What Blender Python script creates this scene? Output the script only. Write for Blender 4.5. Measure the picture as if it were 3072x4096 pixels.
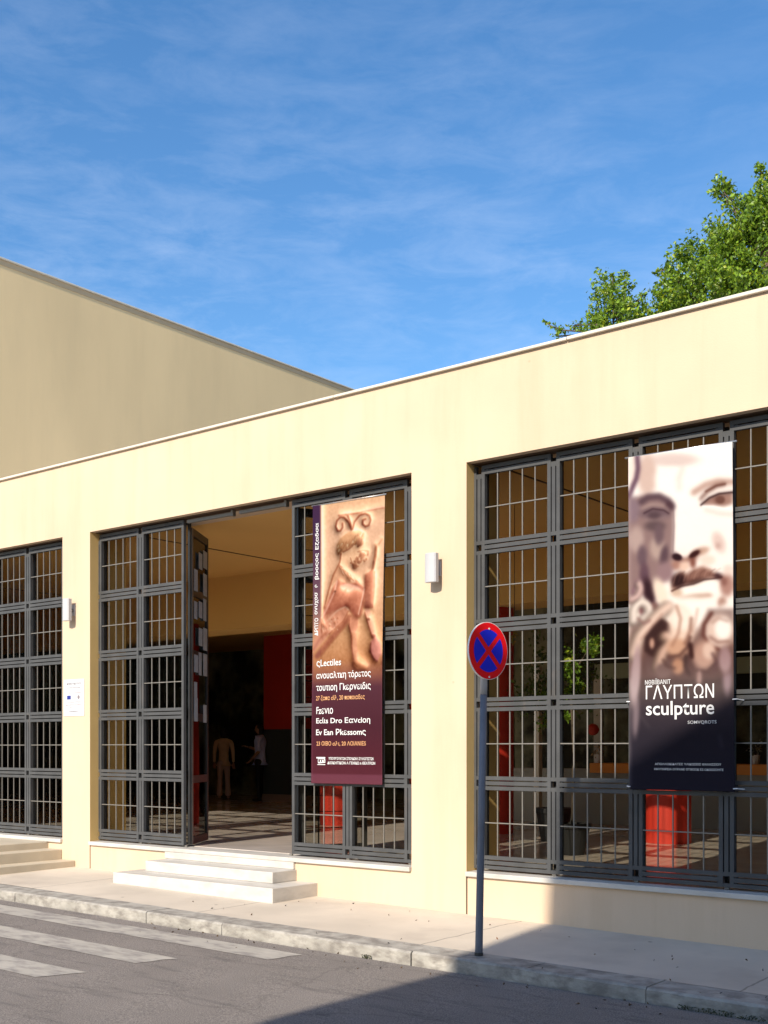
import bpy, bmesh, math, random
import numpy as np
from mathutils import Vector, Matrix, Euler

for _o in list(bpy.data.objects):
    bpy.data.objects.remove(_o)
S = bpy.context.scene
COL = S.collection
R = math.radians
random.seed(7)
rng = np.random.default_rng(7)

# ---------------------------------------------------------------- camera
cam_d = bpy.data.cameras.new("camera")
cam = bpy.data.objects.new("camera", cam_d)
COL.objects.link(cam)
cam.location = (0, 0, 0)
YAW = 38.5637
cam.rotation_euler = (R(90), 0, R(YAW))
cam_d.sensor_fit = 'HORIZONTAL'
cam_d.sensor_width = 36.0
cam_d.lens = 36.0 * 4661 / 3072
cam_d.shift_y = (2992 - 2048) / 3072
cam_d.clip_start = 0.1
cam_d.clip_end = 3000
S.camera = cam

# ---------------------------------------------------------------- light
SUN_EL, SUN_AZ = R(33), R(8)          # azimuth: degrees to the right of straight at the facade
sd = Vector((math.sin(SUN_AZ) * math.cos(SUN_EL), -math.cos(SUN_AZ) * math.cos(SUN_EL), math.sin(SUN_EL)))
sun_d = bpy.data.lights.new("sun", 'SUN')
sun_d.energy = 3.5
sun_d.angle = R(0.6)
sun_d.color = (1.0, 0.90, 0.76)
sun = bpy.data.objects.new("sun", sun_d)
COL.objects.link(sun)
sun.rotation_euler = (-sd).to_track_quat('-Z', 'Y').to_euler()
sun.location = (0, -5, 30)

W = bpy.data.worlds.new("World")
S.world = W
W.use_nodes = True
wn = W.node_tree
wn.nodes.clear()
wo = wn.nodes.new('ShaderNodeOutputWorld')
wb = wn.nodes.new('ShaderNodeBackground')
sky = wn.nodes.new('ShaderNodeTexSky')
sky.sky_type = 'NISHITA'
sky.sun_disc = False
sky.sun_elevation = SUN_EL
sky.sun_rotation = math.pi - SUN_AZ
sky.altitude = 0
sky.air_density = 1.0
sky.dust_density = 0.75
sky.ozone_density = 2.6
wb.inputs['Strength'].default_value = 0.125
# thin streaks of high cloud
tc = wn.nodes.new('ShaderNodeTexCoord')
sp = wn.nodes.new('ShaderNodeSeparateXYZ')
wn.links.new(tc.outputs['Generated'], sp.inputs[0])


def wmath(op, a, b=None):
    n = wn.nodes.new('ShaderNodeMath')
    n.operation = op
    for i, v in enumerate((a, b)):
        if v is None:
            continue
        if isinstance(v, (int, float)):
            n.inputs[i].default_value = v
        else:
            wn.links.new(v, n.inputs[i])
    return n.outputs[0]


mp = wn.nodes.new('ShaderNodeMapping')
mp.inputs['Scale'].default_value = (1.0, 1.0, 3.4)
mp.inputs['Rotation'].default_value = (R(2), R(2), 0)
mp.inputs['Location'].default_value = (1.35, 2.1, 0.7)
wn.links.new(tc.outputs['Generated'], mp.inputs[0])
n1 = wn.nodes.new('ShaderNodeTexNoise')
n1.inputs['Scale'].default_value = 13.0
n1.inputs['Detail'].default_value = 10
n1.inputs['Roughness'].default_value = 0.64
n1.inputs['Distortion'].default_value = 0.35
wn.links.new(mp.outputs[0], n1.inputs[0])
n2 = wn.nodes.new('ShaderNodeTexNoise')
n2.inputs['Scale'].default_value = 3.2
n2.inputs['Detail'].default_value = 3
wn.links.new(mp.outputs[0], n2.inputs[0])
rp = wn.nodes.new('ShaderNodeMapRange')
rp.inputs[1].default_value = 0.42
rp.inputs[2].default_value = 0.80
rp.inputs[3].default_value = 0.0
rp.inputs[4].default_value = 0.21
wn.links.new(n1.outputs[0], rp.inputs[0])
rp2 = wn.nodes.new('ShaderNodeMapRange')
rp2.inputs[1].default_value = 0.30
rp2.inputs[2].default_value = 0.62
rp2.inputs[3].default_value = 0.25
wn.links.new(n2.outputs[0], rp2.inputs[0])
# the wisps lie in a broad band of the sky, thinner overhead
rp3 = wn.nodes.new('ShaderNodeMapRange')
rp3.inputs[1].default_value = 0.62
rp3.inputs[2].default_value = 0.36
rp3.inputs[3].default_value = 0.22
rp3.inputs[4].default_value = 1.0
wn.links.new(sp.outputs[2], rp3.inputs[0])
cf = wmath('MULTIPLY', wmath('MULTIPLY', rp.outputs[0], rp2.outputs[0]), rp3.outputs[0])
mx = wn.nodes.new('ShaderNodeMixRGB')
mx.inputs[2].default_value = (4.6, 5.0, 5.8, 1)
wn.links.new(cf, mx.inputs[0])
hsv = wn.nodes.new('ShaderNodeHueSaturation')
hsv.inputs['Saturation'].default_value = 1.24
hsv.inputs['Value'].default_value = 0.86
wn.links.new(sky.outputs[0], hsv.inputs['Color'])
wn.links.new(hsv.outputs[0], mx.inputs[1])
wn.links.new(mx.outputs[0], wb.inputs[0])
wn.links.new(wb.outputs[0], wo.inputs[0])

S.view_settings.view_transform = 'Standard'
S.view_settings.look = 'None'
S.view_settings.gamma = 1
S.view_settings.exposure = 0.9
S.render.film_transparent = False
S.cycles.max_bounces = 10
S.cycles.diffuse_bounces = 5
S.cycles.transparent_max_bounces = 24


# ---------------------------------------------------------------- helpers
def lin(c):
    c = np.asarray(c, float) / 255.0
    return np.where(c <= 0.04045, c / 12.92, ((c + 0.055) / 1.055) ** 2.4)


FPX, CXP, HYP = 4661.0, 1536.0, 2992.0
sY, cY = math.sin(R(YAW)), math.cos(R(YAW))


def at(px, py, Y):
    """point of the photograph (full pixels) on the upright plane Y"""
    dx = -sY * FPX + cY * (px - CXP)
    dy = cY * FPX + sY * (px - CXP)
    t = Y / dy
    return Vector((dx * t, Y, -(py - HYP) * t))


def gz(X):
    """height of the pavement along the wall: the street falls gently to the right"""
    return -1.61 - 0.0115 * max(-25, min(25, X + 5.3))


def tag(o, label=None, cat=None, group=None, kind=None):
    if label: o['label'] = label
    if cat: o['category'] = cat
    if group: o['group'] = group
    if kind: o['kind'] = kind
    return o


def thing(name, loc, label, cat, group=None, rz=0):
    o = bpy.data.objects.new(name, None)
    COL.objects.link(o)
    o.location = loc
    o.rotation_euler = (0, 0, rz)
    o.empty_display_size = 0.2
    return tag(o, label, cat, group)


def rootloc(p):
    v = Vector((0, 0, 0))
    while p is not None:
        v += Vector(p.location)
        p = p.parent
    return v


class MB:
    def __init__(s):
        s.v, s.f = [], []

    def add(s, vs, fs):
        b = len(s.v)
        s.v += [tuple(q) for q in vs]
        s.f += [tuple(b + i for i in f) for f in fs]
        return s

    def box(s, x0, x1, y0, y1, z0, z1):
        vs = [(x, y, z) for z in (z0, z1) for y in (y0, y1) for x in (x0, x1)]
        return s.add(vs, [(0, 2, 3, 1), (4, 5, 7, 6), (0, 1, 5, 4), (2, 6, 7, 3), (0, 4, 6, 2), (1, 3, 7, 5)])

    def hexa(s, p):      # 8 points, bottom ring ccw then top ring ccw
        return s.add(p, [(3, 2, 1, 0), (4, 5, 6, 7), (0, 1, 5, 4), (1, 2, 6, 5), (2, 3, 7, 6), (3, 0, 4, 7)])

    def prism_y(s, poly, y0, y1):   # poly of (x,z), counter-clockwise seen from -Y
        n = len(poly)
        vs = [(x, y0, z) for x, z in poly] + [(x, y1, z) for x, z in poly]
        fs = [tuple(range(n)), tuple(range(2 * n - 1, n - 1, -1))]
        fs += [(i, i + n, (i + 1) % n + n, (i + 1) % n) for i in range(n)]
        return s.add(vs, fs)

    def prism_z(s, poly, z0, z1):
        n = len(poly)
        vs = [(x, y, z0) for x, y in poly] + [(x, y, z1) for x, y in poly]
        fs = [tuple(range(n - 1, -1, -1)), tuple(range(n, 2 * n))]
        fs += [(i, (i + 1) % n, (i + 1) % n + n, i + n) for i in range(n)]
        return s.add(vs, fs)

    def tube(s, pts, rad, n=10, cap=True):
        pts = [Vector(p) for p in pts]
        rads = rad if isinstance(rad, (list, tuple)) else [rad] * len(pts)
        rings = []
        for i, p in enumerate(pts):
            d = (pts[min(i + 1, len(pts) - 1)] - pts[max(i - 1, 0)]).normalized()
            a = d.orthogonal().normalized() if i == 0 else (rings[-1][1] - d * rings[-1][1].dot(d)).normalized()
            b = d.cross(a)
            rings.append(([p + (a * math.cos(2 * math.pi * k / n) + b * math.sin(2 * math.pi * k / n)) * rads[i] for k in range(n)], a))
        vs = [q for r, _ in rings for q in r]
        fs = []
        for i in range(len(pts) - 1):
            for k in range(n):
                fs.append((i * n + k, i * n + (k + 1) % n, (i + 1) * n + (k + 1) % n, (i + 1) * n + k))
        if cap:
            fs.append(tuple(range(n - 1, -1, -1)))
            fs.append(tuple((len(pts) - 1) * n + k for k in range(n)))
        return s.add(vs, fs)

    def lathe(s, c, prof, n=24):   # prof (r,z)
        vs, fs = [], []
        for r, z in prof:
            for k in range(n):
                a = 2 * math.pi * k / n
                vs.append((c[0] + r * math.cos(a), c[1] + r * math.sin(a), c[2] + z))
        for i in range(len(prof) - 1):
            for k in range(n):
                fs.append((i * n + k, i * n + (k + 1) % n, (i + 1) * n + (k + 1) % n, (i + 1) * n + k))
        fs.append(tuple(range(n - 1, -1, -1)))
        fs.append(tuple((len(prof) - 1) * n + k for k in range(n)))
        return s.add(vs, fs)

    def build(s, name, mat, parent=None, smooth=False, bevel=0, local=False, seg=2):
        me = bpy.data.meshes.new(name)
        off = Vector((0, 0, 0)) if (local or parent is None) else rootloc(parent)
        me.from_pydata([tuple(Vector(q) - off) for q in s.v], [], s.f)
        me.materials.append(mat)
        me.validate()
        me.update()
        if smooth:
            me.polygons.foreach_set('use_smooth', [True] * len(me.polygons))
        o = bpy.data.objects.new(name, me)
        COL.objects.link(o)
        o.parent = parent
        if bevel:
            m = o.modifiers.new('bevel', 'BEVEL')
            m.width = bevel
            m.segments = seg
            m.limit_method = 'ANGLE'
            m.angle_limit = R(40)
        return o


# ---------------------------------------------------------------- materials
def mat(name, base, rough=0.7, var=0.06, scale=3.0, bump=0.0, bscale=60.0, metal=0.0, spec=0.4, stain=None, detail=5, stretch=None):
    m = bpy.data.materials.new(name)
    m.use_nodes = True
    nt = m.node_tree
    b = nt.nodes['Principled BSDF']
    b.inputs['Roughness'].default_value = rough
    b.inputs['Metallic'].default_value = metal
    b.inputs['Specular IOR Level'].default_value = spec
    tc = nt.nodes.new('ShaderNodeTexCoord')
    geo = nt.nodes.new('ShaderNodeNewGeometry')
    src = geo.outputs['Position']
    if stretch:
        mpn = nt.nodes.new('ShaderNodeMapping')
        mpn.inputs['Scale'].default_value = stretch
        nt.links.new(src, mpn.inputs[0])
        src = mpn.outputs[0]
    nz = nt.nodes.new('ShaderNodeTexNoise')
    nz.inputs['Scale'].default_value = scale
    nz.inputs['Detail'].default_value = detail
    nt.links.new(src, nz.inputs[0])
    mr = nt.nodes.new('ShaderNodeMapRange')
    mr.inputs[1].default_value = 0.3
    mr.inputs[2].default_value = 0.7
    mr.inputs[3].default_value = 1 - var
    mr.inputs[4].default_value = 1 + var
    nt.links.new(nz.outputs[0], mr.inputs[0])
    mul = nt.nodes.new('ShaderNodeVectorMath')
    mul.operation = 'SCALE'
    mul.inputs[0].default_value = base
    nt.links.new(mr.outputs[0], mul.inputs['Scale'])
    out = mul.outputs[0]
    if stain:
        col, lo, hi, amt, sc, st = stain
        mp2 = nt.nodes.new('ShaderNodeMapping')
        mp2.inputs['Scale'].default_value = st
        mp2.inputs['Location'].default_value = (3.1, 1.7, 9.2)
        nt.links.new(geo.outputs['Position'], mp2.inputs[0])
        n2 = nt.nodes.new('ShaderNodeTexNoise')
        n2.inputs['Scale'].default_value = sc
        n2.inputs['Detail'].default_value = 6
        n2.inputs['Roughness'].default_value = 0.6
        nt.links.new(mp2.outputs[0], n2.inputs[0])
        r2 = nt.nodes.new('ShaderNodeMapRange')
        r2.inputs[1].default_value = lo
        r2.inputs[2].default_value = hi
        r2.inputs[4].default_value = amt
        nt.links.new(n2.outputs[0], r2.inputs[0])
        mix = nt.nodes.new('ShaderNodeMixRGB')
        mix.inputs[2].default_value = (*col, 1)
        nt.links.new(r2.outputs[0], mix.inputs[0])
        nt.links.new(out, mix.inputs[1])
        out = mix.outputs[0]
    nt.links.new(out, b.inputs['Base Color'])
    if bump:
        nb = nt.nodes.new('ShaderNodeTexNoise')
        nb.inputs['Scale'].default_value = bscale
        nb.inputs['Detail'].default_value = 4
        nt.links.new(geo.outputs['Position'], nb.inputs[0])
        bp = nt.nodes.new('ShaderNodeBump')
        bp.inputs['Strength'].default_value = bump
        bp.inputs['Distance'].default_value = 0.01
        nt.links.new(nb.outputs[0], bp.inputs['Height'])
        nt.links.new(bp.outputs[0], b.inputs['Normal'])
    return m


M = {}
M['stucco'] = mat('stucco', (0.605, 0.464, 0.330), 0.9, 0.055, 0.9, 0.12, 90, spec=0.2,
                  stain=((0.44, 0.33, 0.20), 0.58, 0.84, 0.40, 1.1, (1.0, 1.0, 0.35)))
def spots(m, scale, rad, col, amt):
    nt = m.node_tree
    b = nt.nodes['Principled BSDF']
    geo = nt.nodes.new('ShaderNodeNewGeometry')
    vo = nt.nodes.new('ShaderNodeTexVoronoi')
    vo.inputs['Scale'].default_value = scale
    nt.links.new(geo.outputs['Position'], vo.inputs[0])
    mr = nt.nodes.new('ShaderNodeMapRange')
    mr.inputs[1].default_value = rad
    mr.inputs[2].default_value = rad * .5
    mr.inputs[3].default_value = 0
    mr.inputs[4].default_value = amt
    nt.links.new(vo.outputs['Distance'], mr.inputs[0])
    old = b.inputs['Base Color'].links[0].from_socket
    mx = nt.nodes.new('ShaderNodeMixRGB')
    mx.inputs[2].default_value = (*col, 1)
    nt.links.new(mr.outputs[0], mx.inputs[0])
    nt.links.new(old, mx.inputs[1])
    nt.links.new(mx.outputs[0], b.inputs['Base Color'])


def streaks(m, st, lo, hi, amt, col):
    nt = m.node_tree
    b = nt.nodes['Principled BSDF']
    geo = nt.nodes.new('ShaderNodeNewGeometry')
    mp_ = nt.nodes.new('ShaderNodeMapping')
    mp_.inputs['Scale'].default_value = st
    nt.links.new(geo.outputs['Position'], mp_.inputs[0])
    nz = nt.nodes.new('ShaderNodeTexNoise')
    nz.inputs['Scale'].default_value = 1.0
    nz.inputs['Detail'].default_value = 7
    nz.inputs['Roughness'].default_value = 0.65
    nt.links.new(mp_.outputs[0], nz.inputs[0])
    mr = nt.nodes.new('ShaderNodeMapRange')
    mr.inputs[1].default_value = lo
    mr.inputs[2].default_value = hi
    mr.inputs[4].default_value = amt
    nt.links.new(nz.outputs[0], mr.inputs[0])
    old = b.inputs['Base Color'].links[0].from_socket
    mx = nt.nodes.new('ShaderNodeMixRGB')
    mx.inputs[2].default_value = (*col, 1)
    nt.links.new(mr.outputs[0], mx.inputs[0])
    nt.links.new(old, mx.inputs[1])
    nt.links.new(mx.outputs[0], b.inputs['Base Color'])


streaks(M['stucco'], (3.5, 3.5, 0.30), 0.48, 0.76, 0.28, (0.43, 0.31, 0.19))
spots(M['stucco'], 0.8, 0.022, (0.22, 0.15, 0.08), 0.75)
M['stucco2'] = mat('tan_stucco', (0.80, 0.60, 0.335), 0.9, 0.04, 0.6, 0.1, 60, spec=0.2, stretch=(1, 1, 0.45),
                   stain=((0.52, 0.40, 0.24), 0.50, 0.80, 0.22, 0.6, (1.0, 1.0, 0.3)))
M['ochre'] = mat('ochre_paint', (0.70, 0.47, 0.17), 0.85, 0.04, 1.5, 0.08, 60, spec=0.25)
M['reveal'] = mat('reveal_paint', (0.66, 0.44, 0.17), 0.9, 0.05, 2, 0.08, 60, spec=0.2)
M['ceiling'] = mat('ceiling_paint', (0.76, 0.465, 0.155), 0.8, 0.05, 0.5, 0, spec=0.3)
M['coping'] = mat('coping_stone', (0.62, 0.57, 0.48), 0.6, 0.06, 4, 0.1, 40)
M['marble'] = mat('white_marble', (0.54, 0.51, 0.46), 0.45, 0.05, 3, 0.03, 30,
                  stain=((0.33, 0.31, 0.28), 0.46, 0.72, 0.6, 3.0, (1, 1, 2.2)), stretch=(1, 1, 3))
M['landing'] = mat('landing_marble', (0.50, 0.435, 0.33), 0.6, 0.07, 4, 0.06, 40,
                   stain=((0.42, 0.36, 0.28), 0.5, 0.8, 0.4, 5.0, (1, 1, 1)))
M['pave'] = mat('pavement_concrete', (0.56, 0.488, 0.395), 0.85, 0.12, 1.1, 0.25, 120,
                stain=((0.33, 0.27, 0.22), 0.52, 0.80, 0.5, 1.4, (1, 1, 1)))
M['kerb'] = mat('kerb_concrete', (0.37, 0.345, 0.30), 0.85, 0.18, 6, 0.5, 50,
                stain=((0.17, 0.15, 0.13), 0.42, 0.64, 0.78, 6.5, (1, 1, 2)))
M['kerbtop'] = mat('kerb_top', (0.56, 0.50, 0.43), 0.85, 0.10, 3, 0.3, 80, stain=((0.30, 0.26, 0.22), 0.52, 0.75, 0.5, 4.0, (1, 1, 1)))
M['floor'] = mat('stone_floor', (0.60, 0.53, 0.47), 0.14, 0.14, 2.0, 0.02, 8, spec=0.5)
M['grey'] = mat('grey_metal_paint', (0.072, 0.073, 0.074), 0.45, 0.14, 5, 0.03, 60, spec=0.14, stain=((0.13, 0.105, 0.085), 0.60, 0.75, 0.5, 6.0, (1, 1, .4)))
M['bar'] = mat('bar_paint', (0.165, 0.152, 0.132), 0.42, 0.08, 9, 0, spec=0.5)
M['dark'] = mat('dark_metal', (0.035, 0.035, 0.035), 0.4, 0.1, 9)
M['brown'] = mat('joint_and_shade_brown', (0.10, 0.060, 0.035), 0.8, 0.1, 4)
M['red'] = mat('red_paint', (0.56, 0.036, 0.020), 0.5, 0.05, 3)
M['dado'] = mat('grey_dado', (0.05, 0.055, 0.055), 0.5, 0.05, 3)
M['plinth'] = mat('plinth_stone', (0.30, 0.19, 0.14), 0.5, 0.05, 3)
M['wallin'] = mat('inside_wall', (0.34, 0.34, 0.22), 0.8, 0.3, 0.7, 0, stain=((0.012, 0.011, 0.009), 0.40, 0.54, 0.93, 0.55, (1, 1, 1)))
M['wallgrey'] = mat('inside_grey_wall', (0.30, 0.29, 0.26), 0.7, 0.06, 2)
M['black'] = mat('black_cloth', (0.012, 0.012, 0.013), 0.7, 0.1, 5)
M['orange'] = mat('orange_paint', (0.75, 0.26, 0.02), 0.45, 0.05, 3)
M['white'] = mat('white_paint', (0.80, 0.80, 0.80), 0.5, 0.02, 5)
M['lamp'] = mat('lamp_enamel', (0.46, 0.455, 0.46), 0.35, 0.03, 6)
M['steel'] = mat('steel', (0.55, 0.55, 0.55), 0.3, 0.05, 6, metal=0.8)
M['paper'] = mat('paper', (0.55, 0.56, 0.58), 0.6, 0.02, 8)
M['papergrey'] = mat('paper_sheet', (0.40, 0.47, 0.55), 0.6, 0.12, 20)
M['ink'] = mat('ink', (0.22, 0.19, 0.20), 0.7, 0.0)
M['inkred'] = mat('maroon_ink', (0.42, 0.30, 0.31), 0.7, 0.0)
M['inkblue'] = mat('blue_ink', (0.02, 0.03, 0.22), 0.6, 0.0)
M['lettering'] = mat('white_print', (0.64, 0.63, 0.62), 0.6, 0.0)
M['letter_o'] = mat('orange_print', (0.58, 0.29, 0.13), 0.6, 0.0)
M['signred'] = mat('sign_red', (0.92, 0.006, 0.012), 0.55, 0.02, 4, spec=0.12)
M['signblue'] = mat('sign_blue', (0.012, 0.022, 0.62), 0.55, 0.02, 4, spec=0.12)
M['signwhite'] = mat('sign_white', (0.85, 0.80, 0.76), 0.4, 0.02, 4)
M['pole'] = mat('pole_paint', (0.125, 0.137, 0.165), 0.5, 0.12, 6, 0.1, 80,
                stain=((0.42, 0.42, 0.44), 0.66, 0.70, 0.7, 9, (1, 1, 0.5)))
M['polewhite'] = mat('pole_bare_metal', (0.50, 0.48, 0.47), 0.5, 0.15, 9)
M['zebra'] = mat('road_paint', (0.40, 0.37, 0.32), 0.8, 0.08, 5, 0.2, 200,
                 stain=((0.20, 0.18, 0.17), 0.45, 0.68, 0.85, 5.5, (0.8, 2.0, 1)))
M['bark'] = mat('bark', (0.10, 0.075, 0.055), 0.9, 0.2, 8, 0.4, 30)
M['terracotta'] = mat('terracotta', (0.45, 0.17, 0.08), 0.8, 0.1, 8)
M['roof'] = mat('roof_felt', (0.70, 0.66, 0.60), 0.9, 0.1, 2)
M['skin'] = mat('skin', (0.42, 0.22, 0.14), 0.6, 0.03, 9)
M['hair'] = mat('dark_hair', (0.012, 0.010, 0.009), 0.6, 0.1, 30)
M['beige'] = mat('beige_knit', (0.74, 0.52, 0.32), 0.9, 0.06, 12)
M['pinktr'] = mat('pale_trousers', (0.62, 0.44, 0.37), 0.9, 0.05, 8)
M['blueshirt'] = mat('blue_shirt', (0.55, 0.58, 0.86), 0.8, 0.04, 8)
M['shoe'] = mat('pale_shoe', (0.45, 0.32, 0.27), 0.7, 0.05, 8)
M['moss'] = mat('moss', (0.06, 0.075, 0.02), 0.95, 0.3, 20)


streaks(M['stucco2'], (1.8, 1.8, 0.16), 0.48, 0.78, 0.14, (0.55, 0.40, 0.22))


def joints(m, period, phase, width, dark):
    nt = m.node_tree
    b = nt.nodes['Principled BSDF']
    geo = nt.nodes.new('ShaderNodeNewGeometry')
    sx = nt.nodes.new('ShaderNodeSeparateXYZ')
    nz = nt.nodes.new('ShaderNodeTexNoise')
    nz.inputs['Scale'].default_value = 3.0
    nz.inputs['Detail'].default_value = 5
    nt.links.new(geo.outputs['Position'], nz.inputs[0])
    nt.links.new(geo.outputs['Position'], sx.inputs[0])
    def mth(op, a, c):
        n = nt.nodes.new('ShaderNodeMath')
        n.operation = op
        for i, v in enumerate((a, c)):
            if isinstance(v, (int, float)): n.inputs[i].default_value = v
            else: nt.links.new(v, n.inputs[i])
        return n.outputs[0]
    x_ = mth('ADD', sx.outputs[0], mth('MULTIPLY', mth('SUBTRACT', nz.outputs[0], .5), .10))
    f_ = mth('ABSOLUTE', mth('SUBTRACT', mth('MULTIPLY', mth('FRACT', mth('DIVIDE', mth('ADD', x_, phase), period), 0), period), period / 2), 0)
    mr = nt.nodes.new('ShaderNodeMapRange')
    mr.inputs[1].default_value = width * .4
    mr.inputs[2].default_value = width
    mr.inputs[3].default_value = dark
    mr.inputs[4].default_value = 1
    nt.links.new(f_, mr.inputs[0])
    old = b.inputs['Base Color'].links[0].from_socket
    mu = nt.nodes.new('ShaderNodeVectorMath')
    mu.operation = 'SCALE'
    nt.links.new(old, mu.inputs[0])
    nt.links.new(mr.outputs[0], mu.inputs['Scale'])
    nt.links.new(mu.outputs[0], b.inputs['Base Color'])


joints(M['pave'], 2.7, 3.05 + 1.35 + 27, 0.012, 0.55)
spots(M['pave'], 2.2, 0.055, (0.10, 0.085, 0.075), 0.7)


def asphalt():
    m = mat('asphalt', (0.205, 0.180, 0.160), 0.85, 0.10, 1.2, 0.6, 260,
            stain=((0.080, 0.072, 0.069), 0.55, 0.74, 0.65, 2.6, (0.6, 3.2, 1)))
    nt = m.node_tree
    b = nt.nodes['Principled BSDF']
    geo = nt.nodes.new('ShaderNodeNewGeometry')
    vo = nt.nodes.new('ShaderNodeTexNoise')
    vo.inputs['Scale'].default_value = 120
    vo.inputs['Detail'].default_value = 2
    nt.links.new(geo.outputs['Position'], vo.inputs[0])
    mr = nt.nodes.new('ShaderNodeMapRange')
    mr.inputs[1].default_value = 0.3
    mr.inputs[2].default_value = 0.72
    mr.inputs[3].default_value = 0.50
    mr.inputs[4].default_value = 1.62
    nt.links.new(vo.outputs[0], mr.inputs[0])
    old = b.inputs['Base Color'].links[0].from_socket
    mul = nt.nodes.new('ShaderNodeVectorMath')
    mul.operation = 'SCALE'
    nt.links.new(old, mul.inputs[0])
    nt.links.new(mr.outputs[0], mul.inputs['Scale'])
    # long cracks and tar seams
    mpn = nt.nodes.new('ShaderNodeMapping')
    mpn.inputs['Scale'].default_value = (0.45, 0.9, 1)
    nt.links.new(geo.outputs['Position'], mpn.inputs[0])
    nd = nt.nodes.new('ShaderNodeTexNoise')
    nd.inputs['Scale'].default_value = 2.2
    nd.inputs['Detail'].default_value = 6
    nt.links.new(mpn.outputs[0], nd.inputs[0])
    ad = nt.nodes.new('ShaderNodeMixRGB')
    ad.inputs[0].default_value = 0.35
    nt.links.new(mpn.outputs[0], ad.inputs[1])
    nt.links.new(nd.outputs[1], ad.inputs[2])
    vr = nt.nodes.new('ShaderNodeTexVoronoi')
    vr.feature = 'DISTANCE_TO_EDGE'
    vr.inputs['Scale'].default_value = 0.8
    nt.links.new(ad.outputs[0], vr.inputs[0])
    cr = nt.nodes.new('ShaderNodeMapRange')
    cr.inputs[1].default_value = 0.0
    cr.inputs[2].default_value = 0.007
    cr.inputs[3].default_value = 0.78
    cr.inputs[4].default_value = 1.0
    nt.links.new(vr.outputs[0], cr.inputs[0])
    m2 = nt.nodes.new('ShaderNodeVectorMath')
    m2.operation = 'SCALE'
    nt.links.new(mul.outputs[0], m2.inputs[0])
    nt.links.new(cr.outputs[0], m2.inputs['Scale'])
    nt.links.new(m2.outputs[0], b.inputs['Base Color'])
    return m


M['asphalt'] = asphalt()


def glass_mat(ior):
    m = bpy.data.materials.new('window_glass')
    m.use_nodes = True
    nt = m.node_tree
    nt.nodes.clear()
    o = nt.nodes.new('ShaderNodeOutputMaterial')
    tr = nt.nodes.new('ShaderNodeBsdfTransparent')
    tr.inputs[0].default_value = (0.85, 0.85, 0.82, 1)
    gl = nt.nodes.new('ShaderNodeBsdfGlossy')
    gl.inputs['Roughness'].default_value = 0.02
    fr = nt.nodes.new('ShaderNodeFresnel')
    fr.inputs['IOR'].default_value = ior
    mx = nt.nodes.new('ShaderNodeMixShader')
    nt.links.new(fr.outputs[0], mx.inputs[0])
    nt.links.new(tr.outputs[0], mx.inputs[1])
    nt.links.new(gl.outputs[0], mx.inputs[2])
    nt.links.new(mx.outputs[0], o.inputs[0])
    return m


M['glass'] = glass_mat(1.05)
M['doorglass'] = glass_mat(1.4)


def leaf_mat(name, hue):
    m = bpy.data.materials.new(name)
    m.use_nodes = True
    nt = m.node_tree
    nt.nodes.clear()
    o = nt.nodes.new('ShaderNodeOutputMaterial')
    at_ = nt.nodes.new('ShaderNodeAttribute')
    at_.attribute_name = 'tint'
    p = nt.nodes.new('ShaderNodeBsdfPrincipled')
    p.inputs['Roughness'].default_value = 0.42
    t = nt.nodes.new('ShaderNodeBsdfTranslucent')
    mx = nt.nodes.new('ShaderNodeMixShader')
    mx.inputs[0].default_value = 0.35
    nt.links.new(at_.outputs['Color'], p.inputs['Base Color'])
    nt.links.new(at_.outputs['Color'], t.inputs[0])
    nt.links.new(p.outputs[0], mx.inputs[1])
    nt.links.new(t.outputs[0], mx.inputs[2])
    nt.links.new(mx.outputs[0], o.inputs[0])
    return m


M['leaf'] = leaf_mat('leaf', 0)


def print_mat():
    m = bpy.data.materials.new('printed_fabric')
    m.use_nodes = True
    nt = m.node_tree
    b = nt.nodes['Principled BSDF']
    b.inputs['Roughness'].default_value = 0.75
    b.inputs['Specular IOR Level'].default_value = 0.10
    a = nt.nodes.new('ShaderNodeAttribute')
    a.attribute_name = 'print'
    nt.links.new(a.outputs['Color'], b.inputs['Base Color'])
    geo = nt.nodes.new('ShaderNodeNewGeometry')
    nb = nt.nodes.new('ShaderNodeTexNoise')
    nb.inputs['Scale'].default_value = 5
    nb.inputs['Detail'].default_value = 3
    nt.links.new(geo.outputs['Position'], nb.inputs[0])
    bp = nt.nodes.new('ShaderNodeBump')
    bp.inputs['Strength'].default_value = 0.12
    bp.inputs['Distance'].default_value = 0.05
    nt.links.new(nb.outputs[0], bp.inputs['Height'])
    nt.links.new(bp.outputs[0], b.inputs['Normal'])
    return m


M['print'] = print_mat()

# ---------------------------------------------------------------- setting: ground, road, pavement
WY = 9.25         # outer face of the gallery front
GY = 9.38         # outer face of the gates
KY = 7.40         # kerb line
FZ = -1.185       # floor and sill level
XS = [-400, -60, -30.3, -24, -18, -15, -12, -9, -6, -3, 0, 4, 8, 14, 19.7, 60, 400]


def sheet(name, ys_dz, m, xs=XS):
    mb = MB()
    n = len(ys_dz)
    vs = [(x, y, gz(x) + dz) for x in xs for y, dz in ys_dz]
    fs = [(i * n + j, (i + 1) * n + j, (i + 1) * n + j + 1, i * n + j + 1) for i in range(len(xs) - 1) for j in range(n - 1)]
    mb.add(vs, fs)
    return tag(mb.build(name, m), kind='structure')


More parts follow.
